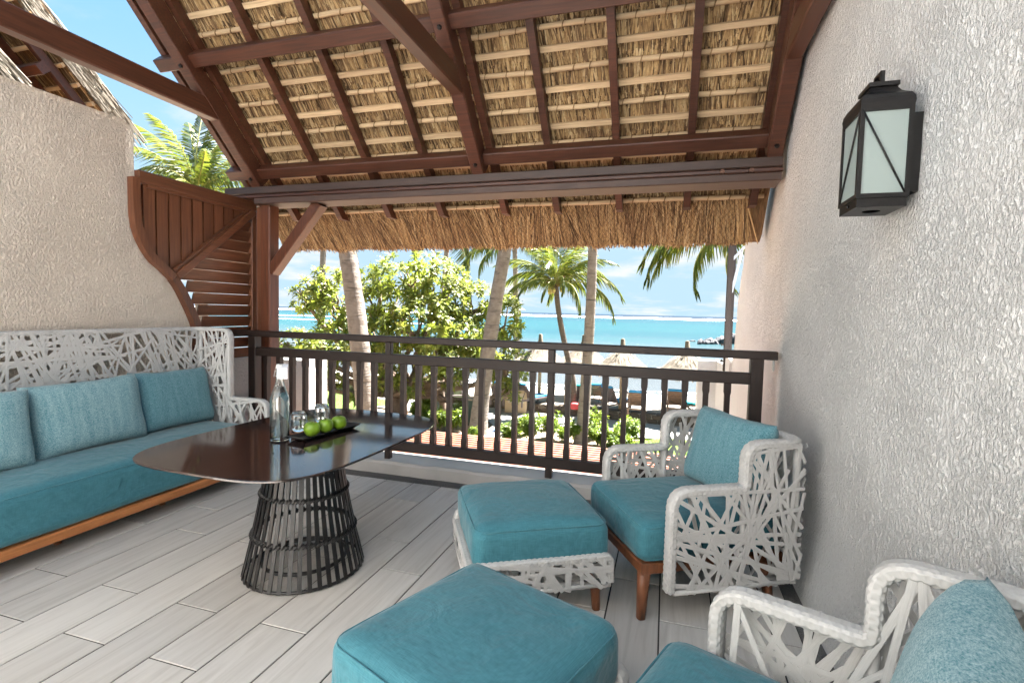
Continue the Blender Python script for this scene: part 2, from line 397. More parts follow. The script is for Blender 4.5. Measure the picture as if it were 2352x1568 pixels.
def link(name, me, mat=None, parent=None):
    o = bpy.data.objects.new(name, me)
    COL.objects.link(o)
    if mat is not None and not me.materials: me.materials.append(MATS[mat])
    if parent is not None: o.parent = parent
    return o
def tag(o, label=None, cat=None, group=None, kind=None):
    if label: o['label'] = label
    if cat: o['category'] = cat
    if group: o['group'] = group
    if kind: o['kind'] = kind
    return o
def thing(name, label, cat, loc=(0, 0, 0), rz=0, group=None):
    o = bpy.data.objects.new(name, None); COL.objects.link(o)
    o.empty_display_size = .1; o.location = loc; o.rotation_euler = (0, 0, rz)
    return tag(o, label, cat, group)
class MB:
    """collects verts/faces; build() links them as one mesh object (verts in world space unless local=True)"""
    def __init__(s): s.v = []; s.f = []; s.sm = []
    def add(s, vs, fs, smooth=False):
        k = len(s.v); s.v += [tuple(p) for p in vs]; s.f += [tuple(i + k for i in f) for f in fs]; s.sm += [smooth] * len(fs); return s
    def box(s, a, b, bev=0):
        x0, y0, z0 = a; x1, y1, z1 = b
        vs = [(x0, y0, z0), (x1, y0, z0), (x1, y1, z0), (x0, y1, z0), (x0, y0, z1), (x1, y0, z1), (x1, y1, z1), (x0, y1, z1)]
        return s.add(vs, [(0, 3, 2, 1), (4, 5, 6, 7), (0, 1, 5, 4), (1, 2, 6, 5), (2, 3, 7, 6), (3, 0, 4, 7)])
    def bar(s, p, q, w, h, side=None, ch=.006):
        """chamfered prism p->q; w across 'side', h across the other"""
        p, q = Vector(p), Vector(q); t = (q - p).normalized()
        if side is None: side = t.cross(Vector((0, 0, 1)))
        side = Vector(side); side = (side - t * side.dot(t)).normalized(); n = t.cross(side)
        a, b, c = w / 2, h / 2, min(ch, w * .3, h * .3)
        pr = [(a, b - c), (a - c, b), (-a + c, b), (-a, b - c), (-a, -b + c), (-a + c, -b), (a - c, -b), (a, -b + c)]
        vs = [e + side * u + n * v for e in (p, q) for u, v in pr]
        fs = [(i, (i + 1) % 8, 8 + (i + 1) % 8, 8 + i) for i in range(8)] + [tuple(range(7, -1, -1)), tuple(range(8, 16))]
        return s.add(vs, fs)
    def tube(s, pts, r, seg=8, smooth=True, cap=True):
        pts = [Vector(p) for p in pts]; n = len(pts)
        rs = r if isinstance(r, (list, tuple)) else [r] * n
        k = len(s.v); ref = None; vs = []
        for i, p in enumerate(pts):
            t = (pts[min(i + 1, n - 1)] - pts[max(i - 1, 0)]).normalized()
            if ref is None: ref = t.orthogonal().normalized()
            ref = (ref - t * ref.dot(t)).normalized(); b = t.cross(ref)
            vs += [p + (ref * math.cos(2 * math.pi * j / seg) + b * math.sin(2 * math.pi * j / seg)) * rs[i] for j in range(seg)]
        fs = [(i * seg + j, i * seg + (j + 1) % seg, (i + 1) * seg + (j + 1) % seg, (i + 1) * seg + j) for i in range(n - 1) for j in range(seg)]
        s.add(vs, fs, smooth)
        if cap: s.add([], [tuple(k + j - len(s.v) + 0 for j in range(0))]) if 0 else None
        if cap:
            s.f += [tuple(k + j for j in range(seg - 1, -1, -1)), tuple(k + (n - 1) * seg + j for j in range(seg))]; s.sm += [False, False]
        return s
    def lathe(s, prof, seg=24, c=(0, 0, 0), smooth=True, jit=0, rnd=None):
        vs = []
        for r, z in prof:
            for j in range(seg):
                a = 2 * math.pi * j / seg; q = r * (1 + (rnd.uniform(-jit, jit) if rnd else 0))
                vs.append((c[0] + q * math.cos(a), c[1] + q * math.sin(a), c[2] + z))
        n = len(prof)
        return s.add(vs, [(i * seg + j, i * seg + (j + 1) % seg, (i + 1) * seg + (j + 1) % seg, (i + 1) * seg + j) for i in range(n - 1) for j in range(seg)], smooth)
    def build(s, name, mat, parent=None, kind=None, world=True):
        me = bpy.data.meshes.new(name)
        vs = s.v
        if parent is not None and world:
            m = Matrix.Identity(4); o = parent
            chain = []
            while o is not None: chain.append(o); o = o.parent
            for o in reversed(chain): m = m @ Matrix.LocRotScale(o.location, o.rotation_euler, o.scale)
            mi = m.inverted(); vs = [mi @ Vector(v) for v in vs]
        me.from_pydata([tuple(v) for v in vs], [], s.f); me.update()
        me.polygons.foreach_set('use_smooth', s.sm)
        o = link(name, me, mat, parent)
        if kind: o['kind'] = kind
        return o
def rbox(sx, sy, sz, r, n=10, puff=0, seed=0, wr=0):
    """soft rounded box centred on origin -> MB"""
    h = Vector((sx / 2, sy / 2, sz / 2)); m = MB(); idx = {}; V = []; F = []
    def vert(p):
        q = Vector((max(-h.x + r, min(h.x - r, p.x)), max(-h.y + r, min(h.y - r, p.y)), max(-h.z + r, min(h.z - r, p.z))))
        d = p - q
        if d.length > 1e-9: p = q + d.normalized() * r
        if puff:
            fx, fy = p.x / h.x, p.y / h.y
            b = max(0, 1 - fx * fx) * max(0, 1 - fy * fy)
            p = p + Vector((0, 0, puff * b * (1 if p.z > 0 else .2) * p.z / h.z))
            k = max(0, 1 - (p.z / h.z) ** 2)
            p = Vector((p.x * (1 + puff * .35 * k), p.y * (1 + puff * .35 * k), p.z))
        if wr: p = p + noise.noise_vector(p * 9 + Vector((seed, 0, 0))) * wr
        key = (round(p.x, 5), round(p.y, 5), round(p.z, 5))
        if key not in idx: idx[key] = len(V); V.append(p)
        return idx[key]
    def ss(i): # denser near edges
        t = -1 + 2 * i / n; return math.copysign(abs(t) ** .75, t)
    for ax in range(3):
        for sg in (-1, 1):
            for i in range(n):
                for j in range(n):
                    q = []
                    for a, b in ((i, j), (i + 1, j), (i + 1, j + 1), (i, j + 1)):
                        c = [0, 0, 0]; c[ax] = sg; c[(ax + 1) % 3] = ss(a); c[(ax + 2) % 3] = ss(b)
                        q.append(vert(Vector((c[0] * h.x, c[1] * h.y, c[2] * h.z))))
                    if len(set(q)) >= 3:
                        q = list(dict.fromkeys(q)); F.append(tuple(q if sg > 0 else q[::-1]))
    return m.add(V, F, True)
def xf(mb, M):
    o = MB(); o.v = [tuple(M @ Vector(p)) for p in mb.v]; o.f = list(mb.f); o.sm = list(mb.sm); return o
# ------------------------------------------------------------------ terrace floor
WALL_L, WALL_R = -3.53, .672
def struct(name, mb, mat, parent=None):
    o = mb.build(name, mat, parent); o['kind'] = 'structure'; return o
fl = struct('floor', MB().box((WALL_L - .02, -1.6, -.10), (.553, 3.284, -.0035)), 'grout')
PW, PL, SEAM = .2157, .8266, .017
random_planks = {}
for k in range(-3, 18):
    x1 = SEAM - PW * k; x0 = x1 - PW
    y = (1.307 if k % 2 else 1.594) - PL * 4
    while y < 3.29:
        a, b = max(y, -1.55), min(y + PL, 3.284); xa, xb = max(x0, WALL_L), min(x1, .553)
        if b - a > .02 and xb - xa > .02:
            g = .0032; w, l = xb - xa - 2 * g, b - a - 2 * g
            key = (round(w, 3), round(l, 3))
            if key not in random_planks:
                m = MB(); c = .0015
                vs = [(0, 0, -.02), (w, 0, -.02), (w, l, -.02), (0, l, -.02), (0, 0, -c), (w, 0, -c), (w, l, -c), (0, l, -c), (c, c, 0), (w - c, c, 0), (w - c, l - c, 0), (c, l - c, 0)]
                fs = [(0, 1, 5, 4), (1, 2, 6, 5), (2, 3, 7, 6), (3, 0, 4, 7), (4, 5, 9, 8), (5, 6, 10, 9), (6, 7, 11, 10), (7, 4, 8, 11), (8, 9, 10, 11)]
                me = bpy.data.meshes.new('plank'); me.from_pydata(vs, [], fs); me.materials.append(MATS['plank']); random_planks[key] = me
            o = link('plank', random_planks[key], None, fl); o.location = (xa + g, a + g, R_.uniform(-.0004, .0004))
        y += PL
struct('gutter_strip', MB().box((WALL_L, 3.286, -.1), (.74, 3.412, -.006)).box((.556, -1.6, -.1), (.80, 3.2855, -.006)), 'gutter_aggregate')
kb = MB()
# kerb under the railing: hand-trowelled, slightly uneven edge
N = 60
vs = []
for i in range(N + 1):
    x = -3.6 + 4.30 * i / N; w = .004 * math.sin(i * .9) + .003 * math.sin(i * 2.3)
    vs += [(x, 3.413 + w, -.1), (x, 3.410 + w, .072), (x, 3.424 + w, .088 + w * .5), (x, 3.66, .092), (x, 3.665, -.35)]
fs = [(i * 5 + j, (i + 1) * 5 + j, (i + 1) * 5 + j + 1, i * 5 + j + 1) for i in range(N) for j in range(4)]
kb.add(vs, fs, False); kb.f += [tuple(reversed(range(5))), tuple(N * 5 + j for j in range(5))]; kb.sm += [False] * 2
struct('kerb', kb, 'kerb_paint')

# ------------------------------------------------------------------ walls
def grid_wall(fn, nu, nv):
    vs = [fn(i / nu, j / nv) for i in range(nu + 1) for j in range(nv + 1)]
    return vs, [(i * (nv + 1) + j, (i + 1) * (nv + 1) + j, (i + 1) * (nv + 1) + j + 1, i * (nv + 1) + j + 1) for i in range(nu) for j in range(nv)]
def smooth(a, b, x):
    t = max(0, min(1, (x - a) / (b - a))); return t * t * (3 - 2 * t)
# right wall: runs out past the railing, outline flares downwards at the sea end, base swells
def rw_end(z):
    pts = [(-3.2, 6.6), (.35, 6.45), (.9, 6.09), (1.49, 5.82), (1.78, 5.60), (2.15, 5.55), (6, 5.5)]
    for (a, b), (c, d) in zip(pts, pts[1:]):
        if a <= z <= c: return b + (d - b) * (z - a) / (c - a)
    return 5.5
def rw_x(y, z):
    x = WALL_R + .075 * smooth(2.3, .9, y) - .05 * smooth(.35, 0, z) * smooth(3.4, 3.1, y)
    x += .012 * noise.noise(Vector((y * 1.3, z * 1.3, 4))) + .004 * noise.noise(Vector((y * 5, z * 5, 9)))
    if y > 3.62: x += .012 + .03 * smooth(3.62, 4.6, y)
    return x
m = MB()
def f_in(u, v):
    y = -1.6 + (rw_end(-3.2 + 7.1 * v) + 1.6) * u; z = -3.2 + (5.95 + 1.15 * smooth(1.7, 2.3, y)) * v
    return (rw_x(y, z), y, z)
vs, fs = grid_wall(f_in, 90, 100); m.add(vs, [f[::-1] for f in fs], True)
n1 = len(vs)
back = [(x + .34, y, z) for x, y, z in vs]; m.add(back, fs, True)
nv = 101
for j in range(100):   # sea end and top, closing the shell
    a = 90 * nv + j; m.f.append((a, a + n1, a + 1 + n1, a + 1)); m.sm.append(False)
for i in range(90):
    a = i * nv + 100; m.f.append((a, a + nv, a + nv + n1, a + n1)); m.sm.append(False)
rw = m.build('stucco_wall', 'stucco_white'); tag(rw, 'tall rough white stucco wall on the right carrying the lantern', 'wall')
# chipped low stub at its foot, further out
m = MB()
prof = [(6.2, .78), (6.6, .775), (6.62, .70), (6.75, .66), (6.9, .665), (7.4, .64), (7.9, .635), (7.98, .60), (8.0, .3), (8.02, -3.2), (6.2, -3.2)]
a = [(.69, y, z) for y, z in prof]; b = [(1.02, y, z) for y, z in prof]; n = len(prof)
m.add(a + b, [tuple(range(n - 1, -1, -1)), tuple(range(n, 2 * n))] + [(i, (i + 1) % n, n + (i + 1) % n, n + i) for i in range(n)])
m.add([(.45, y - .02, z) for y, z in ((7.9, .63), (7.98, .60), (8.0, .3), (8.02, -3.2), (7.7, -3.2), (7.7, .63))] + [(.69, y - .02, z) for y, z in ((7.9, .63), (7.98, .60), (8.0, .3), (8.02, -3.2), (7.7, -3.2), (7.7, .63))],
      [tuple(range(5, -1, -1)), tuple(range(6, 12))] + [(i, (i + 1) % 6, 6 + (i + 1) % 6, 6 + i) for i in range(6)])
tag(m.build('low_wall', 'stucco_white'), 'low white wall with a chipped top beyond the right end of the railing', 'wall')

# left wall behind the sofa: level top, S-curved sea end
LW = [(3.14, -.3), (3.14, .9), (3.125, 1.078), (3.08, 1.196), (3.02, 1.31), (2.955, 1.435), (2.84, 1.537), (2.765, 1.59), (2.70, 1.70), (2.665, 1.83), (2.655, 2.15), (2.652, 2.44), (2.59, 2.462), (-1.6, 2.47)]
def lw_end(z):
    for (b, a), (d, c) in zip(LW, LW[1:12]):
        if a <= z <= c: return b + (d - b) * (z - a) / max(1e-6, c - a)
    return LW[0][0] if z < 0 else 2.652
m = MB()
def f_l(u, v):
    z = -.3 + 2.77 * v; y = -1.6 + (lw_end(min(z, 2.44)) + 1.6) * u
    if z > 2.44: y = min(y, 2.652 - (z - 2.44) * 2)
    return (WALL_L + .010 * noise.noise(Vector((y * 1.4, z * 1.4, 1))) + .003 * noise.noise(Vector((y * 6, z * 6, 2))), y, z)
vs, fs = grid_wall(f_l, 70, 60); m.add(vs, fs, True); n1 = len(vs)
m.add([(x - .26, y, z) for x, y, z in vs], [f[::-1] for f in fs], True)
for j in range(60):
    a = 70 * 61 + j; m.f.append((a, a + 1, a + 1 + n1, a + n1)); m.sm.append(False)
for i in range(70):
    a = i * 61 + 60; m.f.append((a, a + n1, a + 61 + n1, a + 61)); m.sm.append(False)
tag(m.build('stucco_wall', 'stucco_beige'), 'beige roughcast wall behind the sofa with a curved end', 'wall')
# unseen wall added behind the viewer, throws sunlight back under the thatch
tag(MB().box((WALL_L - .26, -.95, -3.2), (1.1, -.7, 3.9)).build('bounce_wall', 'stucco_plain'), 'unseen white wall added behind the viewer to bounce sunlight', 'wall')
# low garden wall outside, left of the railing
m = MB()
m.box((-3.80, 3.16, -3.2), (-3.50, 4.24, .76)); vs = m.v
m.v = [(x, y, z + (.06 if (z > 0 and y < 3.5) else 0)) for x, y, z in vs]
m.box((-3.499, 4.0, -3.2), (-3.20, 4.30, .75))
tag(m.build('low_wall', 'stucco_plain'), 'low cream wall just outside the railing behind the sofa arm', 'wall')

# ------------------------------------------------------------------ thatched roof
KR, Q2 = 5.79, math.sqrt(2)
def RP(x, S, c, K=KR):
    return Vector((x, (K + Q2 * (c - S)) / 2, (K + Q2 * (c + S)) / 2))
ES, EN = Vector((0, -1, 1)).normalized(), Vector((0, 1, 1)).normalized()
X0, X1, STOP = -3.66, .66, 1.5  # STOP: unseen upper slope cut short to let sunlight in
roof = thing('thatched_roof', 'steep thatched roof on dark timber rafters above the terrace', 'roof', (-1.4, 3.62, 2.25))
def part(mb, name, mat, parent=roof, kind=None): return mb.build(name, mat, parent, kind)
# wall plate: top board, recessed band, lower board
part(MB().bar((-3.672, 3.64, 2.217), (.646, 3.64, 2.217), .19, .062, (0, 1, 0)), 'plate_board', 'timber_grey')
part(MB().bar((-3.62, 3.655, 2.172), (.650, 3.655, 2.172), .19, .030, (0, 1, 0)), 'plate_band', 'timber_x')
part(MB().bar((-3.37, 3.660, 2.129), (.644, 3.660, 2.129), .215, .052, (0, 1, 0)), 'plate_board', 'timber_grey')
for x in (.30, .47):
    part(MB().tube([(x, 3.562, 2.172), (x, 3.545, 2.172)], [.018, .014], 6, False), 'bolt', 'bolt_rust')
for x in (-3.35, -1.36, .597):
    pr = part(MB().bar(RP(x, STOP, .07), RP(x, -.935, .07), .092, .14, (1, 0, 0), .008), 'principal_rafter', 'timber')
    for S in (-.85, .04):
        part(MB().tube([RP(x, S - .0, .0) + EN * .001, RP(x, S, -.012)], [.016, .012], 6, False), 'bolt', 'black_metal', pr)
    part(MB().bar((x, 3.19, 2.712), (x, -.69, 2.712), .086, .134, (1, 0, 0), .008), 'tie_beam', 'timber_y')
for S in (-.849, .040):
    part(MB().bar(RP(-3.63, S, .105), RP(.645, S, .105), .088, .088, ES, .006), 'purlin', 'timber_x')
RX = [-3.60, -3.295, -2.82, -2.33, -1.835, -1.285, -.855, -.378, .105, .545]
for x in RX:
    m = MB(); w = .024; ce, cf = .151, .222
    p = [RP(x - w, STOP, ce), RP(x + w, STOP, ce), RP(x + w, STOP, cf), RP(x - w, STOP, cf)]
    tail = -1.365
    q = [RP(x - w, tail, ce), RP(x + w, tail, ce), RP(x + w, tail - (cf - ce), cf), RP(x - w, tail - (cf - ce), cf)]
    m.add(p + q, [(0, 1, 2, 3), (7, 6, 5, 4), (0, 4, 5, 1), (1, 5, 6, 2), (2, 6, 7, 3), (3, 7, 4, 0)])
    part(m, 'rafter', 'timber')
# battens: sawn ones and lashed split ones alternate
lash = MB(); nb = 0
S = -1.35
while S < .80:
    tied = nb % 2 == 0
    dx = R_.uniform(-.02, .02)
    m = MB(); n = 14; pts = []
    for i in range(n + 1):
        x = X0 + .02 + (X1 - X0 - .06) * i / n
        pts.append(RP(x, S + (.004 * math.sin(i * 1.7 + nb) if tied else 0), .240 - (.004 * math.sin(i * 2.1 + nb) if tied else 0)))
    if tied:
        m.tube(pts, .0175, 7)
        x = X0 + .1
        while x < X1 - .1:
            c = RP(x, S, .240); t0 = Vector((1, R_.uniform(-.15, .15), 0))
            ring = [c + ES * .0205 * math.cos(a * math.pi / 5) + EN * .0205 * math.sin(a * math.pi / 5) + t0 * .006 * math.sin(a * math.pi / 5 + 1) for a in range(11)]
            lash.tube(ring, .0042, 4, True, False)
            x += R_.uniform(.10, .17)
    else:
        m.bar(pts[0], pts[-1], .036, .030, ES, .003)
    part(m, 'batten', 'batten')
    S += .1245; nb += 1
part(lash, 'lashing', 'fibre', kind='stuff')
# solid core of the thatch
m = MB()
cs = [(STOP + .1, .285), (STOP + .1, .55), (-1.62, .55), (-1.80, .44), (-1.80, .30), (-1.70, .262), (-1.40, .285)]
pa = [RP(X0, s, c) for s, c in cs]; pb = [RP(X1, s, c) for s, c in cs]; n = len(cs)
m.add(pa + pb, [tuple(range(n)), tuple(range(2 * n - 1, n - 1, -1))] + [(i, n + i, n + (i + 1) % n, (i + 1) % n) for i in range(n)])
part(m, 'thatch_core', 'straw_dark')
# straw lying in courses between the battens, seen from below
def blade(m, p, d, n, l, w, bend=0, segs=1):
    """flat leaf strip from p along d (facing n)"""
    s = d.cross(n).normalized() * w / 2; vs = []
    for i in range(segs + 1):
        t = i / segs; c = p + d * (l * t) + n * (bend * t * t); k = (1 - .35 * abs(2 * t - 1))
        vs += [c - s * k, c + s * k]
    m.add(vs, [(2 * i, 2 * i + 1, 2 * i + 3, 2 * i + 2) for i in range(segs)])
straw = MB()
NE = -EN
course = -1.36
while course < .85:
    for _ in range(2500):
        x = R_.uniform(X0, X1 - .04)
        a = R_.gauss(0, .10) + .14 * noise.noise(Vector((x * 3, course * 4, 0)))
        d = (ES * math.cos(a) + Vector((1, 0, 0)) * math.sin(a)).normalized()
        l = R_.uniform(.14, .30); s0 = course + R_.uniform(-.012, .10)
        if R_.random() < .25: s0 = course + R_.uniform(0, .2); l = R_.uniform(.06, .16)
        t = (s0 - course) / .25
        c0 = .262 - .004 * R_.random() + .012 * max(0, .16 - t) / .16
        nn = (NE + Vector((1, 0, 0)) * R_.gauss(0, .5)).normalized()
        blade(straw, RP(x, s0, c0), d, nn, l, R_.uniform(.005, .019), R_.uniform(-.006, .004), 2)
    course += .249
part(straw, 'straw', 'straw', kind='stuff')
# eave fringe: bundled leaf ends hanging past the rafter tails
fr = MB()
for _ in range(11500):
    x = R_.uniform(X0, X1 - .14)
    S0 = R_.uniform(-1.62, -1.33); S1 = -1.755 - .035 * noise.noise(Vector((x * 6, 0, 0))) + R_.gauss(0, .022)
    wav = .26 * noise.noise(Vector((x * 2.2, 3, 0))) + .18 * noise.noise(Vector((x * 7, 8, 0)))
    a = wav + R_.gauss(0, .12)
    if x > X1 - .35: a = R_.gauss(.12, .08)
    if R_.random() < .012 and x < X1 - .5: a = R_.uniform(-1.2, 1.2); S1 = S0 - .22
    d = (-ES * math.cos(a) + Vector((1, 0, 0)) * math.sin(a)).normalized()
    nn = (NE + Vector((1, 0, 0)) * R_.gauss(0, .45)).normalized()
    k = (S0 + 1.33) / -.45
    blade(fr, RP(x, S0, .256 - .018 * R_.random()), d, nn, (S0 - S1) / max(.5, math.cos(a)), R_.uniform(.004, .011), R_.uniform(-.010, .008), 3)
part(fr, 'eave_fringe', 'straw', kind='stuff')
# ragged dark butts on the underside of the eave edge
bt = MB()
for _ in range(4200):
    x = R_.uniform(X0, X1 - .14)
    p = RP(x, -1.745 + R_.gauss(0, .012), R_.uniform(.25, .45))
    d = Vector((R_.gauss(0, .3), R_.gauss(.05, .3), -1)).normalized()
    blade(bt, p, d, Vector((R_.gauss(0, 1), -1, R_.gauss(0, .3))).normalized(), R_.uniform(.02, .055), R_.uniform(.003, .008))
part(bt, 'straw_butts', 'straw_dark', kind='stuff')
# bird netting stretched over the fringe
nt = MB(); cw, chh = .036, .026
nx, ns = int((X1 - .16 - X0) / cw), 15
def npt(i, j):
    x = X0 + cw * i + (cw / 2 if j % 2 else 0)
    S = -1.36 - chh * j
    return RP(x + .006 * noise.noise(Vector((x * 4, j, 0))), S + .010 * noise.noise(Vector((x * 3, 5, 0))), .232 + .008 * noise.noise(Vector((x * 5, S * 9, 1))))
for j in range(ns):
    for i in range(nx):
        a = npt(i, j)
        for k in ((0, 1) if j % 2 else (-1, 0)):
            if 0 <= i + k <= nx: nt.tube([a, npt(i + k, j + 1)], .0008, 3, True, False)
part(nt, 'net', 'net', kind='stuff')

# post with brace carrying the plate
pp = thing('timber_post', 'weathered timber post with diagonal brace at the left end of the railing', 'post', (-3.30, 3.66, .09))
part(MB().bar((-3.31, 3.66, .09), (-3.31, 3.66, 2.103), .105, .12, (1, 0, 0), .01), 'post', 'timber_z', pp)
part(MB().bar((-3.275, 3.66, 1.545), (-2.79, 3.66, 2.11), .105, .085, (0, 1, 0), .008), 'brace', 'timber_z', pp)
part(MB().tube([(-3.31, 3.602, 1.00), (-3.31, 3.585, 1.00)], [.02, .016], 6, False), 'bolt', 'bolt_rust', pp)

# ------------------------------------------------------------------ screen between left wall and post
SX = WALL_L + .02
sc = thing('timber_screen', 'curved red-brown timber screen of boards and louvres beside the beige wall', 'screen', (SX, 3.2, 1.0))
def sy(y, z): return Vector((SX, y, z))
part(MB().bar(sy(2.66, 2.115), sy(3.70, 2.115), .055, .085, (1, 0, 0), .006), 'top_rail', 'screen_y', sc)
part(MB().bar(sy(2.72, 2.062) + Vector((.012, 0, 0)), sy(3.62, 2.062) + Vector((.012, 0, 0)), .02, .024, (1, 0, 0), .003), 'trim', 'screen_y', sc)
part(MB().bar((SX, 3.675, .80), (SX, 3.675, 2.07), .055, .06, (1, 0, 0), .006), 'stile', 'screen_z', sc)
part(MB().bar((SX + .085, 3.705, .80), (SX + .085, 3.705, 2.105), .09, .05, (1, 0, 0), .006), 'stile', 'screen_z', sc)
dg0, dg1 = (2.93, 1.455), (3.665, 2.06)
part(MB().bar(sy(*dg0) + Vector((.012, 0, 0)), sy(*dg1) + Vector((.012, 0, 0)), .06, .058, (1, 0, 0), .006), 'diagonal_brace', 'screen_y', sc)
part(MB().bar(sy(2.905, 1.49) + Vector((.012, 0, 0)), sy(3.60, 2.06) + Vector((.012, 0, 0)), .04, .022, (1, 0, 0), .003), 'trim', 'screen_y', sc)
# curved stiles following the wall end
def curve(pts, w):
    m = MB(); n = len(pts); L = [Vector((0, *p)) for p in pts]; V = []
    for i, p in enumerate(L):
        t = (L[min(i + 1, n - 1)] - L[max(i - 1, 0)]).normalized(); nn = Vector((0, t.z, -t.y))
        for dx, k in ((-.02, 0), (.035, 0), (.035, w), (-.02, w)):
            q = p + nn * k; V.append((SX + dx, q.y, q.z))
    F = [(i * 4 + j, i * 4 + (j + 1) % 4, (i + 1) * 4 + (j + 1) % 4, (i + 1) * 4 + j) for i in range(n - 1) for j in range(4)] + [(3, 2, 1, 0), tuple((n - 1) * 4 + j for j in range(4))]
    return m.add(V, F)
def fine(pts, k=4):
    out = []
    for i in range(len(pts) - 1):
        p0, p1, p2, p3 = pts[max(i - 1, 0)], pts[i], pts[i + 1], pts[min(i + 2, len(pts) - 1)]
        for j in range(k):
            t = j / k
            out.append(tuple(.5 * ((2 * b) + (-a + c) * t + (2 * a - 5 * b + 4 * c - d) * t * t + (-a + 3 * b - 3 * c + d) * t ** 3) for a, b, c, d in zip(p0, p1, p2, p3)))
    return out + [pts[-1]]
up_c = fine([(2.658, 2.10), (2.662, 1.85), (2.69, 1.72), (2.76, 1.60), (2.845, 1.53), (2.925, 1.462)])
lo_c = fine([(2.93, 1.455), (2.985, 1.38), (3.035, 1.29), (3.085, 1.19), (3.125, 1.085), (3.14, .93), (3.145, .80)])
part(curve(up_c, .052), 'curved_stile', 'screen_z', sc)
part(curve(lo_c, .055), 'curved_stile', 'screen_z', sc)
def z_low(y):
    if y < 2.92:
        for (a, b), (c, d) in zip(up_c, up_c[1:]):
            if a <= y <= c: return b + (d - b) * (y - a) / max(c - a, 1e-6)
        return 1.9
    return dg0[1] + (y - dg0[0]) * (dg1[1] - dg0[1]) / (dg1[0] - dg0[0])
y = 2.70
while y < 3.56:
    y1 = y + .083
    m = MB(); z0a, z0b = z_low(y) + .012, z_low(y1) + .012
    V = [(SX - .012, y, z0a), (SX - .012, y1, z0b), (SX - .012, y1, 2.075), (SX - .012, y, 2.075)]
    V += [(SX + .004, a, b) for _, a, b in V]
    part(m.add(V, [(0, 1, 2, 3), (7, 6, 5, 4), (0, 4, 5, 1), (1, 5, 6, 2), (2, 6, 7, 3), (3, 7, 4, 0)]), 'board', 'screen_z', sc)
    y = y1 + .014
part(MB().box((SX - .017, 2.70, 2.03), (SX - .013, 3.6, 2.07)), 'backing_batten', 'screen_y', sc)
m = MB()
V = [(SX - .016, 2.68, 2.07), (SX - .016, 2.70, 1.72), (SX - .016, 2.90, 1.50), (SX - .016, 3.62, 2.07)]
m.add(V + [(x - .006, a, b) for x, a, b in V], [(0, 1, 2, 3), (7, 6, 5, 4), (0, 4, 5, 1), (1, 5, 6, 2), (2, 6, 7, 3), (3, 7, 4, 0)])
part(m, 'backing_panel', 'timber_z', sc)
def y_left(z):
    if z >= 1.455: return dg0[0] + (z - dg0[1]) * (dg1[0] - dg0[0]) / (dg1[1] - dg0[1]) + .03
    for (a, b), (c, d) in zip(lo_c, lo_c[1:]):
        if d <= z <= b: return a + (c - a) * (z - b) / (d - b) + .04
    return 3.18
z = .80
while z < 2.0:
    z1 = z + .087; ya = max(y_left(z), y_left(z1)) if z >= 1.455 else min(y_left(z), y_left(z1)) 
    ya = max(y_left(z + .03), 2.95)
    if 3.65 - ya > .04:
        m = MB()
        V = [(SX - .024, ya, z), (SX - .012, ya, z + .002), (SX + .016, ya, z1), (SX + .004, ya, z1)]
        V += [(a, 3.65, c) for a, b, c in V]
        part(m.add(V, [(0, 1, 2, 3), (7, 6, 5, 4), (0, 4, 5, 1), (1, 5, 6, 2), (2, 6, 7, 3), (3, 7, 4, 0)]), 'louvre', 'screen_y', sc)
    z += .0905

# ------------------------------------------------------------------ railing
rl = thing('balcony_railing', 'dark brown timber balcony railing with square balusters', 'railing', (-1.4, 3.5, .09))
part(MB().bar((-3.62, 3.5, 1.018), (.660, 3.5, 1.018), .078, .05, (0, 1, 0), .006), 'top_rail', 'rail_wood', rl)
part(MB().bar((-3.30, 3.5, .868), (.53, 3.5, .868), .055, .072, (0, 1, 0), .005), 'middle_rail', 'rail_wood', rl)
part(MB().bar((-3.30, 3.5, .195), (.53, 3.5, .195), .055, .075, (0, 1, 0), .005), 'bottom_rail', 'rail_wood', rl)
for x in (-3.322, -2.041, -.760, .547):
    big = x > 0 or x < -3
    part(MB().bar((x, 3.5 + (.001 if big else 0), .088), (x, 3.5 + (.001 if big else 0), .995), .075 if big else .048, .075 if big else .048, (1, 0, 0), .005), 'post', 'rail_wood_z', rl)
bal = None
for k in range(31):
    x = -3.322 + .1278 * k
    if any(abs(x - p) < .04 for p in (-3.322, -2.041, -.76, .547)): continue
    if bal is None:
        m = MB()
        # square baluster, chamfered shoulders near the ends
        for z0, z1, w in ((.225, .30, .042), (.30, .32, None), (.32, .75, .036), (.75, .77, None), (.77, .838, .042)):
            pass
        pr = [(.228, .021), (.295, .021), (.315, .0165), (.755, .0165), (.775, .021), (.836, .021)]
        V = [(sx * h, sy_ * .021, z) for z, h in pr for sx, sy_ in ((-1, -1), (1, -1), (1, 1), (-1, 1))]
        F = [(i * 4 + j, i * 4 + (j + 1) % 4, (i + 1) * 4 + (j + 1) % 4, (i + 1) * 4 + j) for i in range(len(pr) - 1) for j in range(4)]
        m.add(V, F); bal = bpy.data.meshes.new('baluster'); bal.from_pydata(m.v, [], m.f); bal.materials.append(MATS['rail_wood_z'])
    o = link('baluster', bal, None, rl); o.location = (x + 1.4, 0, -.09)
part(MB().box((.640, 3.48, .925), (.646, 3.52, .994)).box((.600, 3.48, .989), (.646, 3.52, .993)), 'bracket', 'steel', rl)

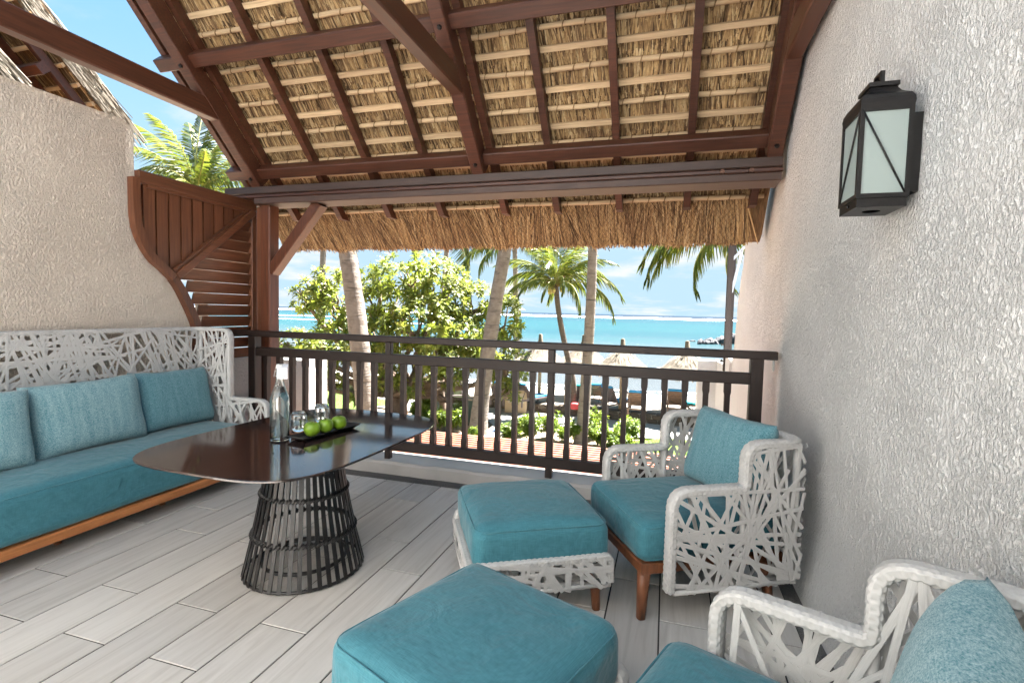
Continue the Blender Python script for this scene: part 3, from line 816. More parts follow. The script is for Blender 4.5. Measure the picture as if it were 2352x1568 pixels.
# ------------------------------------------------------------------ slatted pergola one storey below
pg = thing('pergola', 'red-brown slatted pergola roof just below the balcony edge', 'pergola', (-1.4, 4.5, -.2))
sl = None
y = 3.72
while y < 5.22:
    o = part(MB().bar((-3.4, y, -.115), (.62, y, -.115), .042, .03, (0, 1, 0), .003), 'slat', 'pergola_wood', pg)
    y += .0795
for x in (-3.0, -1.6, -.2, .5):
    part(MB().bar((x, 3.68, -.20), (x, 5.25, -.20), .05, .13, (1, 0, 0), .004), 'joist', 'pergola_wood', pg)
# ------------------------------------------------------------------ wicker furniture
def fillet(pts, rad, step=.0038):
    """polyline with rounded corners, resampled"""
    P = [Vector(p) for p in pts]; out = [P[0]]
    for i in range(1, len(P) - 1):
        a, b, c = P[i - 1], P[i], P[i + 1]; r = rad[i]
        u, v = (a - b).normalized(), (c - b).normalized()
        r = min(r, (a - b).length * .48, (c - b).length * .48)
        for k in range(9):
            t = k / 8; out.append((b + u * r) * (1 - t) ** 2 + b * 2 * t * (1 - t) + (b + v * r) * t * t)
    out.append(P[-1])
    L = [0]
    for a, b in zip(out, out[1:]): L.append(L[-1] + (b - a).length)
    n = max(4, int(L[-1] / step)); res = []; j = 0
    for i in range(n + 1):
        s = L[-1] * i / n
        while j < len(L) - 2 and L[j + 1] < s: j += 1
        f = (s - L[j]) / max(1e-9, L[j + 1] - L[j]); res.append(out[j].lerp(out[j + 1], f))
    return res
def woven_rim(path, lat, a=.024, b=.014, seg=36):
    """band of plaited strands swept along path; lat(i,p,t) gives the sideways direction"""
    m = MB(); n = len(path); V = []
    for i, p in enumerate(path):
        t = (path[min(i + 1, n - 1)] - path[max(i - 1, 0)]).normalized()
        l = lat(p, t); l = (l - t * l.dot(t)).normalized(); nn = t.cross(l)
        for j in range(seg):
            th = 2 * math.pi * j / seg; c, s = math.cos(th), math.sin(th)
            cx, cy = math.copysign(abs(c) ** .6, c), math.copysign(abs(s) ** .6, s)
            ph = (j // 3) % 2
            u = (i / 6.0 + .5 * ph) % 1.0
            o = 0.0032 * math.sin(math.pi * u) ** .6 - (.0024 if j % 3 == 0 else 0)
            V.append(p + l * cx * (a + o) + nn * cy * (b + o))
    F = [(i * seg + j, i * seg + (j + 1) % seg, (i + 1) * seg + (j + 1) % seg, (i + 1) * seg + j) for i in range(n - 1) for j in range(seg)]
    F += [tuple(range(seg - 1, -1, -1)), tuple((n - 1) * seg + j for j in range(seg))]
    return m.add(V, F, True)
STRIP = None
def strip_mesh():
    global STRIP
    if STRIP is None:
        m = MB(); V = []
        for x in (0, 1):
            V += [(x, -.5, -.35), (x, 0, -.5), (x, .5, -.35), (x, .5, .35), (x, 0, .5), (x, -.5, .35)]
        m.add(V, [(i, (i + 1) % 6, 6 + (i + 1) % 6, 6 + i) for i in range(6)] + [(5, 4, 3, 2, 1, 0), (6, 7, 8, 9, 10, 11)])
        STRIP = bpy.data.meshes.new('wicker_strip'); STRIP.from_pydata(m.v, [], m.f); STRIP.materials.append(MATS['wicker_white'])
    return STRIP
def strips(parent, poly, org, eu, ev, n, rnd, w=.0152, min_l=.05, jit=.003):
    """random nest of flat strips clipped to the polygon poly (u,v)"""
    eu, ev = Vector(eu), Vector(ev); en = eu.cross(ev)
    us = [p[0] for p in poly]; vs = [p[1] for p in poly]; k = 0; tries = 0
    def inside(x, y):
        c = False
        for (a, b), (d, e) in zip(poly, poly[1:] + poly[:1]):
            if (b > y) != (e > y) and x < (d - a) * (y - b) / (e - b) + a: c = not c
        return c
    done = []
    while k < n and tries < n * 30:
        tries += 1
        best = None
        for _ in range(7):
            x, y = rnd.uniform(min(us), max(us)), rnd.uniform(min(vs), max(vs))
            if not inside(x, y): continue
            dm = min([(x - a) ** 2 + (y - b) ** 2 for a, b in done], default=9)
            if best is None or dm > best[0]: best = (dm, x, y)
        if best is None: continue
        _, x, y = best
        q = rnd.random()
        th = D2(rnd.gauss(98, 13) if q < .36 else rnd.gauss(62, 9) if q < .56 else rnd.gauss(122, 9) if q < .72 else rnd.gauss(6, 9) if q < .93 else rnd.gauss(35, 8))
        dx, dy = math.cos(th), math.sin(th); T = []
        for (a, b), (d, e) in zip(poly, poly[1:] + poly[:1]):
            den = dx * (e - b) - dy * (d - a)
            if abs(den) < 1e-9: continue
            t = ((a - x) * (e - b) - (b - y) * (d - a)) / den; s = ((a - x) * dy - (b - y) * dx) / den
            if 0 <= s <= 1: T.append(t)
        lo = max([t for t in T if t < 0], default=None); hi = min([t for t in T if t > 0], default=None)
        if lo is None or hi is None or hi - lo < min_l: continue
        hi = min(hi, lo + rnd.uniform(.5, 1.2))
        d3 = eu * dx + ev * dy; s3 = en.cross(d3)
        ta, tb = rnd.gauss(0, .004), 0
        p0 = Vector(org) + eu * (x + dx * lo) + ev * (y + dy * lo) + en * rnd.uniform(-jit, jit)
        p1 = Vector(org) + eu * (x + dx * hi) + ev * (y + dy * hi) + en * rnd.uniform(-jit, jit)
        d3 = (p1 - p0); L = d3.length; d3 /= L; s3 = en.cross(d3).normalized(); nn = d3.cross(s3)
        done.append((x, y))
        o = link('wicker_strip', strip_mesh(), None, parent)
        ww = w * rnd.uniform(.85, 1.2); tt = .0022
        o.matrix_local = Matrix(((d3.x * L, s3.x * ww, nn.x * tt, p0.x), (d3.y * L, s3.y * ww, nn.y * tt, p0.y), (d3.z * L, s3.z * ww, nn.z * tt, p0.z), (0, 0, 0, 1)))
        k += 1
def tl(mb, name, mat, parent, kind=None): return mb.build(name, mat, parent, kind, world=False)
def leg(h, r0, r1, x, y, lean=(0, 0)):
    m = MB(); V = []
    for z, r in ((0, r1), (h * .5, (r0 + r1) / 2), (h, r0)):
        for j in range(10):
            a = 2 * math.pi * j / 10; c, s = math.cos(a), math.sin(a)
            V.append((x + lean[0] * (1 - z / h) + r * math.copysign(abs(c) ** .7, c), y + lean[1] * (1 - z / h) + r * math.copysign(abs(s) ** .7, s), z))
    return m.add(V, [(i * 10 + j, i * 10 + (j + 1) % 10, (i + 1) * 10 + (j + 1) % 10, (i + 1) * 10 + j) for i in range(2) for j in range(10)] + [tuple(range(9, -1, -1)), tuple(range(20, 30))], True)

def wicker_seat(t, hw, depth, za, zb, z0, xs, rnd, counts, a=.026, b=.016, near_side=True):
    """woven shell: arms, stepped back, one continuous plaited rim. Local x forward, y left, arm fronts at x=0"""
    pl = [(0, hw, z0), (0, hw, za), (xs, hw, za), (xs, hw, zb), (-depth, hw, zb), (-depth, -hw, zb), (xs, -hw, zb), (xs, -hw, za), (0, -hw, za), (0, -hw, z0)]
    path = fillet(pl, [0, .075, .03, .07, .09, .09, .07, .03, .075, 0])
    def lat(p, tt):
        if p.x > -depth + .092 or abs(tt.z) > .2: return Vector((0, -1 if p.y > 0 else 1, 0))
        return Vector((0, 0, 1)).cross(tt)
    tl(woven_rim(path, lat, a, b), 'plaited_rim', 'wicker_white', t)
    for sgn, cnt in ((1, counts[0]), (-1, counts[1])):
        f = MB(); y = sgn * hw
        for off in (-.018, .018):
            f.tube([(-.01, y + off, z0), (-depth + .02, y + off, z0)], .011, 7)
        f.tube([(xs, y, z0), (xs, y, za)], .014, 8); f.tube([(-depth + .02, y, z0), (-depth + .02, y, zb)], .016, 8)
        fr_ = tl(f, 'side_frame', 'wicker_white', t)
        poly = [(-.008, z0 - .008), (-.008, za - .03), (-.03, za - .008), (xs + .01, za - .008), (xs - .012, za + .02), (xs - .012, zb - .03), (xs - .05, zb - .008), (-depth, zb - .008), (-depth, z0 - .008)]
        strips(fr_, poly, (0, y + sgn * .024, 0), (1, 0, 0), (0, 0, 1), cnt[0], rnd)
        strips(fr_, poly, (0, y - sgn * .024, 0), (1, 0, 0), (0, 0, 1), cnt[1], rnd)
    f = MB()
    for off in (-.018, .018): f.tube([(-depth + off, -hw, z0), (-depth + off, hw, z0)], .011, 7)
    ny = max(1, int(hw * 2 / .6))
    for i in range(1, ny): f.tube([(-depth, -hw + 2 * hw * i / ny, z0), (-depth, -hw + 2 * hw * i / ny, zb)], .012, 8)
    fb = tl(f, 'back_frame', 'wicker_white', t)
    poly = [(-hw, z0 - .008), (hw, z0 - .008), (hw, zb - .008), (-hw, zb - .008)]
    strips(fb, poly, (-depth - .024, 0, 0), (0, 1, 0), (0, 0, 1), counts[2][0], rnd)
    strips(fb, poly, (-depth + .024, 0, 0), (0, 1, 0), (0, 0, 1), counts[2][1], rnd)
    if near_side is not True:   # long sofa back: denser where it is in view
        poly = [(-near_side, zb - .46), (hw, zb - .46), (hw, zb - .008), (-near_side, zb - .008)]
        strips(fb, poly, (-depth + .022, 0, 0), (0, 1, 0), (0, 0, 1), 118, rnd, .0150)

def moved(mb, x=0, y=0, z=0, rot=None):
    M = Matrix.Translation((x, y, z))
    if rot is not None: M = M @ rot
    return xf(mb, M)
def seam(pts, r=.0035): return MB().tube(pts, r, 5)

def piping(parent, sx, sy, z, cx=0, cy=0, r=.05, mat='teal_linen', rad=.0032, bulge=0):
    pts = []; hx, hy = sx / 2, sy / 2
    for qx, qy, a0 in ((1, 1, 0), (-1, 1, 90), (-1, -1, 180), (1, -1, 270)):
        for k in range(7):
            a = D2(a0 + 15 * k); pts.append((cx + qx * (hx - r) + r * math.cos(a), cy + qy * (hy - r) + r * math.sin(a), z))
        nx_, ny_ = {0: (0, 1), 90: (-1, 0), 180: (0, -1), 270: (1, 0)}[a0]
    pts.append(pts[0]); out = []
    for a, b in zip(pts, pts[1:]):
        A, B = Vector(a), Vector(b); n = max(1, int((B - A).length / .04))
        for i in range(n):
            p = A.lerp(B, i / n); out.append(p + noise.noise_vector(p * 9) * .002)
    out.append(out[0].copy())
    return tl(MB().tube(out, rad, 6, True, False), 'piping', mat, parent)
def armchair(label, loc, rz, seed):
    rnd = random.Random(seed)
    t = thing('armchair', label, 'armchair', loc, rz, 'woven armchairs along the right wall')
    wicker_seat(t, .327, .60, .545, .725, .135, -.33, rnd, ((46, 10), (46, 10), (34, 8)))
    f = MB()
    for s in (-1, 1): f.bar((-.55, s * .27, .212), (.085, s * .27, .212), .035, .045, (0, 1, 0), .004)
    f.bar((.085, -.287, .212), (.085, .287, .212), .035, .0455, (1, 0, 0), .004); f.bar((-.55, -.287, .212), (-.55, .287, .212), .035, .0455, (1, 0, 0), .004)
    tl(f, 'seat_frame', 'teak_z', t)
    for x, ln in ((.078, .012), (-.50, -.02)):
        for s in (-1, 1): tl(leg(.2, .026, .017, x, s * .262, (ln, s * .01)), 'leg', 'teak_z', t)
    c = tl(moved(rbox(.66, .592, .168, .045, 18, .018, seed, .0035), -.222, 0, .318), 'seat_cushion', 'teal_linen', t)
    piping(c, .648, .580, .3835, -.222, 0, .05); piping(c, .648, .580, .2525, -.222, 0, .05)
    return t
c1 = armchair('white woven armchair against the right wall facing the table', (-.112, 2.405, 0), D2(209.6), 3)
c2 = armchair('white woven armchair in the bottom right corner, cut off by the frame', (.035, 1.10, 0), D2(158), 5)

def ottoman(label, loc, rz, seed):
    rnd = random.Random(seed)
    t = thing('ottoman', label, 'ottoman', loc, rz, 'footstools in front of the armchairs')
    h = .285
    for ax in (0, 1):
        for sg in (-1, 1):
            zr = .248 if ax == 1 else .205
            pts = [(-h, sg * h, zr), (h, sg * h, zr)] if ax == 1 else [(sg * h, -h, zr), (sg * h, h, zr)]
            if ax == 1: pts = [(-h, sg * h, .14)] + pts + [(h, sg * h, .14)]; path = fillet(pts, [0, .03, .03, 0])
            else: path = fillet(pts, [0, 0])
            L = Vector((0, 1, 0)) if ax == 1 else Vector((1, 0, 0))
            rim = tl(woven_rim(path, lambda p, tt, L=L: L, .022, .014, 30), 'plaited_rim', 'wicker_white', t)
            if ax == 1:
                poly = [(-h, .125), (h, .125), (h, zr), (-h, zr)]
                for off, n in ((.022, 26), (-.022, 16)):
                    strips(rim, poly, (0, sg * (h + off), 0), (1, 0, 0), (0, 0, 1), n, rnd)
            else:
                poly = [(-h, .125), (h, .125), (h, zr), (-h, zr)]
                strips(rim, poly, (sg * (h + .020), 0, 0), (0, 1, 0), (0, 0, 1), 22, rnd)
    f = MB()
    for sg in (-1, 1):
        for off in (-.016, .016): f.tube([(-h, sg * h + off, .135), (h, sg * h + off, .135)], .010, 6); f.tube([(sg * h + off, -h, .137), (sg * h + off, h, .137)], .010, 6)
    tl(f, 'base_hoop', 'wicker_white', t)
    for sx in (-1, 1):
        for s in (-1, 1): tl(leg(.2, .024, .016, sx * .235, s * .235, (sx * .012, s * .012)), 'leg', 'teak_z', t)
    c = tl(moved(rbox(.575, .575, .186, .052, 18, .022, seed, .005), 0, 0, .305), 'seat_cushion', 'teal_linen', t)
    piping(c, .560, .560, .3785, 0, 0, .055)
    return t
ottoman('teal footstool by the railing armchair, behind the nearest footstool', (-.578, 2.222, 0), D2(209.6), 11)
ottoman('teal footstool nearest the camera, at the bottom edge of the photo', (-.452, 1.262, 0), D2(158), 12)

# sofa along the left wall
so = thing('sofa', 'long white woven sofa with teal seat and orange-brown timber base', 'sofa', (-2.83, 1.93, 0), 0)
wicker_seat(so, 1.175, .655, .54, 1.062, .115, -.345, random.Random(21), ((50, 44), (10, 4), (6, 22)), .024, .013, .3)
f = MB(); f.bar((.012, -1.14, .105), (.012, 1.14, .105), .05, .05, (1, 0, 0), .005); f.bar((-.59, -1.14, .105), (-.59, 1.14, .105), .05, .05, (1, 0, 0), .005)
tl(f, 'base_rail', 'teak', so)
f = MB()
for y in (-1.1, -.4, .4, 1.1): f.bar((-.58, y, .105), (0, y, .105), .05, .04, (0, 1, 0), .004)
tl(f, 'cross_rail', 'teak', so)
for y in (-.95, -.13, .445, .98):
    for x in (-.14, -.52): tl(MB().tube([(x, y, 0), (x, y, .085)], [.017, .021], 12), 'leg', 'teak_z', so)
sc_ = tl(moved(rbox(.63, 2.27, .245, .05, 22, .022, 4, .004), -.275, 0, .2535), 'seat_cushion', 'teal_linen', so)
piping(sc_, .616, 2.256, .358, -.275, 0, .05)

def pillow(name, label, cat, w, h, th, M, mat, seed, group=None, pw=.42):
    n = 22; V = []; F = []
    for sd_ in (1, -1):
        for i in range(n + 1):
            for j in range(n + 1):
                u, v = -1 + 2 * i / n, -1 + 2 * j / n
                u = math.copysign(abs(u) ** .8, u); v = math.copysign(abs(v) ** .8, v)
                k = (max(0, 1 - u ** 4) * max(0, 1 - v ** 4)) ** pw
                x = w / 2 * u * (1 - .05 * (1 - v * v) * abs(u)); z = h / 2 * v * (1 - .06 * (1 - u * u) * abs(v))
                y = sd_ * (th / 2) * k
                p = Vector((x, y, z)); p += noise.noise_vector(Vector((x * 6 + seed, y * 3, z * 6))) * .008 * (1 - .5 * k) + noise.noise_vector(Vector((x * 14 + seed, y * 3, z * 14))) * .003
                V.append(p)
    m1 = (n + 1) * (n + 1)
    idx = {}
    def vi(s, i, j):
        if i in (0, n) or j in (0, n): return i * (n + 1) + j
        return s * m1 + i * (n + 1) + j
    for s in (0, 1):
        for i in range(n):
            for j in range(n):
                q = (vi(s, i, j), vi(s, i + 1, j), vi(s, i + 1, j + 1), vi(s, i, j + 1)); F.append(q[::-1] if s == 0 else q)
    mb = MB().add(V, F, True)
    used = sorted({i for f in F for i in f}); mp = {a: b for b, a in enumerate(used)}
    mb.v = [tuple(V[a]) for a in used]; mb.f = [tuple(mp[i] for i in f) for f in F]
    o = mb.build(name, mat); o.matrix_world = M; tag(o, label, cat, group)
    edge = []
    return o
def PM(loc, rz, tilt, roll=0):
    """pillow local: x width, z height, y depth (back = -y... leans back by tilt)"""
    return Matrix.Translation(loc) @ Matrix.Rotation(rz, 4, 'Z') @ Matrix.Rotation(tilt, 4, 'X') @ Matrix.Rotation(roll, 4, 'Y')
g = 'scatter cushions on the sofa'
pillow('scatter_cushion', 'teal woven cushion at the far end of the sofa', 'cushion', .60, .42, .17, PM((-3.335, 2.765, .578), D2(-88), D2(15), D2(-1)), 'teal_weave_dark', 1, g)
pillow('scatter_cushion', 'grey-teal woven cushion in the middle of the sofa', 'cushion', .64, .42, .18, PM((-3.265, 2.16, .583), D2(-90), D2(13), D2(1)), 'teal_weave', 2, g)
pillow('scatter_cushion', 'teal woven cushion on the sofa cut off by the left edge', 'cushion', .60, .42, .18, PM((-3.225, 1.545, .585), D2(-94), D2(14), D2(-2)), 'teal_weave', 3, g)
def on_chair(ch, local, rz, tilt, roll=0):
    M = Matrix.LocRotScale(ch.location, ch.rotation_euler, None)
    return M @ PM(local, rz, tilt, roll)
g = 'back cushions of the armchairs'
pillow('back_cushion', 'teal woven cushion leaning in the armchair by the right wall', 'cushion', .55, .40, .15, on_chair(c1, (-.475, 0, .590), D2(-90), D2(14), D2(0)), 'teal_weave_dark', 4, g)
pillow('back_cushion', 'teal and white woven cushion in the cut-off armchair, bottom right corner', 'cushion', .54, .40, .17, on_chair(c2, (-.450, 0.0, .575), D2(-90), D2(14), D2(0)), 'teal_weave', 6, g)

# ------------------------------------------------------------------ table
TZ = .625
TC = Vector((-1.665, 2.09, 0))
tb = thing('table', 'low dining table with glossy dark top on a black slatted rattan base', 'table', TC, D2(-2))
def sup(n, a, b, k=96):
    r = []
    for i in range(k):
        t = 2 * math.pi * i / k; c, s = math.cos(t), math.sin(t)
        r.append((a * math.copysign(abs(c) ** (2 / n), c), b * math.copysign(abs(s) ** (2 / n), s)))
    return r
m = MB(); V = []; K = 96
for z, d in ((TZ - .012, .006), (TZ - .008, 0), (TZ - .002, 0), (TZ, .003)):
    V += [(x, y, z) for x, y in sup(4.2, .478 - d, .645 - d, K)]
F = [(r * K + i, r * K + (i + 1) % K, (r + 1) * K + (i + 1) % K, (r + 1) * K + i) for r in range(3) for i in range(K)] + [tuple(range(K - 1, -1, -1)), tuple(range(3 * K, 4 * K))]
tl(m.add(V, F), 'table_top', 'table_laminate', tb)
bx, by = .035, -.06
def base_r(z): return .272 - .118 * (z / .6) ** .95 - .006 * math.sin(math.pi * z / .6)
sm = None
for k in range(40):
    a = 2 * math.pi * k / 40; mm = MB(); V = []
    ra = Vector((math.cos(a), math.sin(a), 0)); tn = Vector((-ra.y, ra.x, 0))
    if sm is None or True:
        for i in range(5):
            z = .008 + .600 * i / 4; r = base_r(z); 
            V += [(r, -.0095, z), (r + .006, -.0095, z), (r + .006, .0095, z), (r, .0095, z)]
        if sm is None:
            mm.add(V, [(i * 4 + j, i * 4 + (j + 1) % 4, (i + 1) * 4 + (j + 1) % 4, (i + 1) * 4 + j) for i in range(4) for j in range(4)] + [(3, 2, 1, 0), (16, 17, 18, 19)])
            sm = bpy.data.meshes.new('slat'); sm.from_pydata(mm.v, [], mm.f); sm.materials.append(MATS['rattan_black'])
    o = link('slat', sm, None, tb); o.location = (bx, by, 0); o.rotation_euler = (0, 0, a)
for z, rr in ((.012, .009), (.195, .0105), (.385, .0105), (.592, .0105)):
    ring = MB(); n = 180; V = []
    ring.tube([(bx + (base_r(z) - .002) * math.cos(2 * math.pi * i / 72), by + (base_r(z) - .002) * math.sin(2 * math.pi * i / 72), z) for i in range(73)], rr * .8, 7, True, False)
    if z > .1:
        for ph in (0, 1):
            pts = []
            for i in range(40 * 6 + 1):
                a = 2 * math.pi * i / (40 * 6); q = 2 * math.pi * i / 6 + ph * math.pi
                pts.append((bx + (base_r(z) + .012 * math.cos(q)) * math.cos(a), by + (base_r(z) + .012 * math.cos(q)) * math.sin(a), z + .010 * math.sin(q)))
            ring.tube(pts, .0042, 5, True, False)
    tl(ring, 'hoop', 'rattan_black', tb)
tl(MB().tube([(bx + .19 * math.cos(i * math.pi / 12), by + .19 * math.sin(i * math.pi / 12), .055) for i in range(25)], .009, 6, True, False), 'inner_hoop', 'rattan_black', tb)

# things on the table
def lathe_obj(name, prof, mat, parent=None, seg=32, loc=(0, 0, 0), close=False):
    m = MB().lathe(prof, seg)
    return m
BT = (-1.715, 1.957, TZ)
bo = thing('water_bottle', 'clear glass swing-top water bottle with a paper tag', 'bottle', BT)
outer = [(.0, .002), (.036, .0), (.0415, .004), (.043, .012), (.043, .185), (.041, .200), (.034, .225), (.024, .252), (.0185, .272), (.0165, .295), (.0165, .318), (.019, .320), (.019, .334), (.0165, .336)]
inner = [(.0135, .336), (.0135, .295), (.0155, .273), (.021, .252), (.031, .225), (.038, .200), (.040, .185), (.040, .014), (.036, .008), (.0, .010)]
tl(MB().lathe(outer + inner, 40), 'glass_body', 'clear_glass', bo)
tl(MB().lathe([(0, .0115), (.035, .0095), (.0393, .015), (.0393, .185), (.0373, .200), (.0303, .225), (.0203, .252), (0, .2525)], 40), 'water', 'water', bo)
st = tl(MB().lathe([(.0, .336), (.012, .337), (.0155, .341), (.0155, .350), (.012, .355), (0, .356)], 20), 'stopper', 'stopper', bo)
w = MB()
for s in (-1, 1): w.tube([(s * .0, .0, .358), (s * .016, 0, .356), (s * .021, -.004, .33), (s * .0205, -.012, .305), (s * .018, -.016, .298)], .0014, 6)
w.tube([(.019 * math.cos(i * math.pi / 10), .019 * math.sin(i * math.pi / 10), .303) for i in range(21)], .0013, 5, True, False)
tl(w, 'wire_bail', 'steel', bo)
R90 = Matrix.Rotation(D2(16), 4, 'Z')
tg = MB(); tg.box((-.002, -.0245, .292), (.048, -.0235, .343)); tg.add([(-.002, -.0245, .3432), (.048, -.0245, .3432), (.036, .012, .357), (-.012, .012, .357)], [(0, 1, 2, 3)])
tagp = tl(xf(tg, R90), 'paper_tag', 'paper', bo)
def text_obj(body, size, parent, M, mat, name='lettering', extrude=.0002):
    cu_ = bpy.data.curves.new(name, 'FONT'); cu_.body = body; cu_.size = size; cu_.align_x = 'CENTER'; cu_.extrude = extrude
    o = bpy.data.objects.new(name, cu_); COL.objects.link(o)
    bpy.context.view_layer.update()
    me = bpy.data.meshes.new_from_object(o.evaluated_get(bpy.context.evaluated_depsgraph_get()))
    bpy.data.objects.remove(o); me.materials.clear()
    p = link(name, me, mat, parent); p.matrix_local = M; return p
TX = Matrix.Rotation(D2(90), 4, 'X')
# small print too fine to read: rows of fine strokes
def print_rows(rows, M, parent, name='fine_print'):
    m = MB(); rr = random.Random(3)
    for (x0, x1, z, h) in rows:
        x = x0
        while x < x1 - .001:
            w = rr.uniform(.0012, .0045); w = min(w, x1 - x); m.add([M(x, z), M(x + w, z), M(x + w, z + h), M(x, z + h)], [(0, 1, 2, 3)]); x += w + .0009
    return tl(m, name, 'ink', parent)
print_rows([(.010, .042, .3045, .0030), (.012, .042, .2985, .0018), (.014, .040, .318, .0010), (.014, .036, .323, .0010), (.014, .040, .328, .0010)], lambda x, z: R90 @ Vector((x, -.0248, z)), tagp)
def wrap_text(body, size, z, ang):
    cu_ = bpy.data.curves.new('lettering', 'FONT'); cu_.body = body; cu_.size = size; cu_.align_x = 'CENTER'
    o = bpy.data.objects.new('lettering', cu_); COL.objects.link(o); bpy.context.view_layer.update()
    me = bpy.data.meshes.new_from_object(o.evaluated_get(bpy.context.evaluated_depsgraph_get())); bpy.data.objects.remove(o)
    for v in me.vertices:
        a = ang + v.co.x / .0433; v.co = Vector((.0434 * math.sin(a), -.0434 * math.cos(a), z + v.co.y))
    me.materials.clear(); return link('lettering', me, 'ink', bo)
wrap_text('Belle Mare', .016, .100, D2(35))
print_rows([(-.030, .030, .118, .0020), (-.034, .026, .092, .0018), (-.034, .022, .086, .0018), (-.036, .020, .080, .0018), (-.036, .014, .074, .0018), (.0, .034, .060, .0014)], lambda x, z: Vector((.0435 * math.sin(x / .0433), -.0435 * math.cos(x / .0433), z)), bo)
m = MB(); V = []
for i in range(17):   # eye-shaped mark near the foot
    a = 2 * math.pi * i / 16; r = 1
    V.append((D2(0) + .009 * math.cos(a) / .0433, .052 + .0045 * math.sin(a) * (1 - .5 * abs(math.cos(a)))))
ev = [(.0436 * math.sin(a), -.0436 * math.cos(a), z) for a, z in V]
tl(m.add(ev[:16] , [tuple(range(16))]), 'printed_mark', 'ink', bo)
def tumbler(label, loc):
    t = thing('tumbler', label, 'glass', loc, 0, 'tumblers upside down on coasters')
    out = [(.031, 0), (.037, .03), (.0395, .055), (.037, .082), (.030, .097), (.026, .100), (0, .0985)]
    inn = [(0, .090), (.026, .090), (.035, .079), (.0372, .055), (.0347, .03), (.0292, 0), (.031, 0)]
    tl(MB().lathe(out + inn, 36), 'glass_body', 'clear_glass', t)
for i, (x, y, lb, lc) in enumerate(((-1.730, 2.105, 'upturned glass tumbler nearest the water bottle', 'round brown coaster under the nearer tumbler'), (-1.757, 2.318, 'upturned glass tumbler farther from the bottle, behind the apples', 'round brown coaster under the farther tumbler'))):
    tag(MB().lathe([(0, TZ), (.047, TZ), (.05, TZ + .003), (.049, TZ + .007), (.042, TZ + .006), (0, TZ + .006)], 32, (x, y, 0)).build('coaster', 'coaster'), lc, 'coaster', 'coasters')
    tumbler(lb, (x, y, TZ + .0065))
tr = thing('tray', 'narrow black rectangular tray holding three green apples', 'tray', (-1.600, 2.140, TZ), D2(-8))
m = MB(); V = []
for z, hx, hy in ((0, .036, .155), (.004, .040, .160), (.020, .056, .190), (.021, .053, .186), (.007, .037, .157), (.006, .036, .155)):
    V += [(-hx, -hy, z), (hx, -hy, z), (hx, hy, z), (-hx, hy, z)]
F = [(r * 4 + i, r * 4 + (i + 1) % 4, (r + 1) * 4 + (i + 1) % 4, (r + 1) * 4 + i) for r in range(5) for i in range(4)] + [(3, 2, 1, 0), (20, 21, 22, 23)]
tl(m.add(V, F), 'dish', 'tray_black', tr)
for s in (-1, 1): tl(MB().box((-.05, s * .188 - .006, .0195), (.05, s * .188 + .006, .023)), 'rim_end', 'tray_black', tr)
for i, (dy, lb) in enumerate(((-.085, 'green apple at the near end of the black tray'), (.0, 'green apple in the middle of the black tray'), (.088, 'green apple at the far end of the black tray'))):
    c = Vector((-1.600, 2.140, TZ)) + Matrix.Rotation(D2(-8), 3, 'Z') @ Vector((0.004 * (i - 1), dy, .006))
    a = thing('apple', lb, 'apple', c, i * 2.1, 'green apples on the tray')
    r = .0385 - .001 * i
    pf = [(0, .006), (.012, .001), (.022, .004), (.0335, .017), (r, .034), (.0365, .049), (.029, .061), (.018, .0665), (.009, .065), (.003, .059), (0, .057)]
    m = MB().lathe(pf, 28)
    m.v = [(x * (1 + .025 * math.sin(3 * math.atan2(y, x) + i)), y * (1 + .03 * math.cos(2 * math.atan2(y, x))), z) for x, y, z in m.v]
    tl(m, 'fruit', 'apple_green', a); tl(MB().tube([(0, 0, .058), (.001, .001, .066), (.003, .002, .071)], .0013, 5), 'stalk', 'apple_stem', a)

# ------------------------------------------------------------------ lantern on the right wall
ln = thing('wall_lantern', 'black metal wall lantern with frosted panes on the right wall', 'lantern', (.66, 1.855, 1.60))
# local: x towards the room is negative, y along the wall
LX0, LX1, LY0, LY1 = -.138, -.002, -.083, .083
def lbox(a, b, n, mat='black_metal', par=ln): return tl(MB().box(a, b), n, mat, par)
fz0, fz1 = .012, .275
fr = MB(); e = .0125
for x in (LX0, LX1 - e):
    for y in (LY0, LY1 - e): fr.box((x, y, fz0), (x + e, y + e, fz1))
for z in (fz0, fz1 - e):
    fr.box((LX0 + e, LY0, z), (LX1 - e, LY0 + e, z + e)); fr.box((LX0 + e, LY1 - e, z), (LX1 - e, LY1, z + e))
    fr.box((LX0, LY0 + e, z), (LX0 + e, LY1 - e, z + e)); fr.box((LX1 - e, LY0 + e, z), (LX1, LY1 - e, z + e))
tl(fr, 'frame', 'black_metal', ln)
q = .005
lbox((LX0 + e, LY0 + q, fz0 + e), (LX1 - e, LY0 + q + .003, fz1 - e), 'pane', 'frosted_glass')
lbox((LX0 + e, LY1 - q - .003, fz0 + e), (LX1 - e, LY1 - q, fz1 - e), 'pane', 'frosted_glass')
lbox((LX0 + q, LY0 + e, fz0 + e), (LX0 + q + .003, LY1 - e, fz1 - e), 'pane', 'frosted_glass')
lbox((LX1 - .006, LY0 + e, fz0 + e), (LX1 - .003, LY1 - e, fz1 - e), 'back_plate', 'frame_white')
tl(MB().tube([(LX0 + .006, LY0 + .001, fz1 - .008), (LX1 - .012, LY0 + .001, fz0 + .012)], .0028, 6), 'diagonal_wire', 'black_metal', ln)
tl(MB().tube([(LX0 + .001, LY0 + .006, fz1 - .008), (LX0 + .001, LY1 - .010, fz0 + .012)], .0028, 6), 'diagonal_wire', 'black_metal', ln)
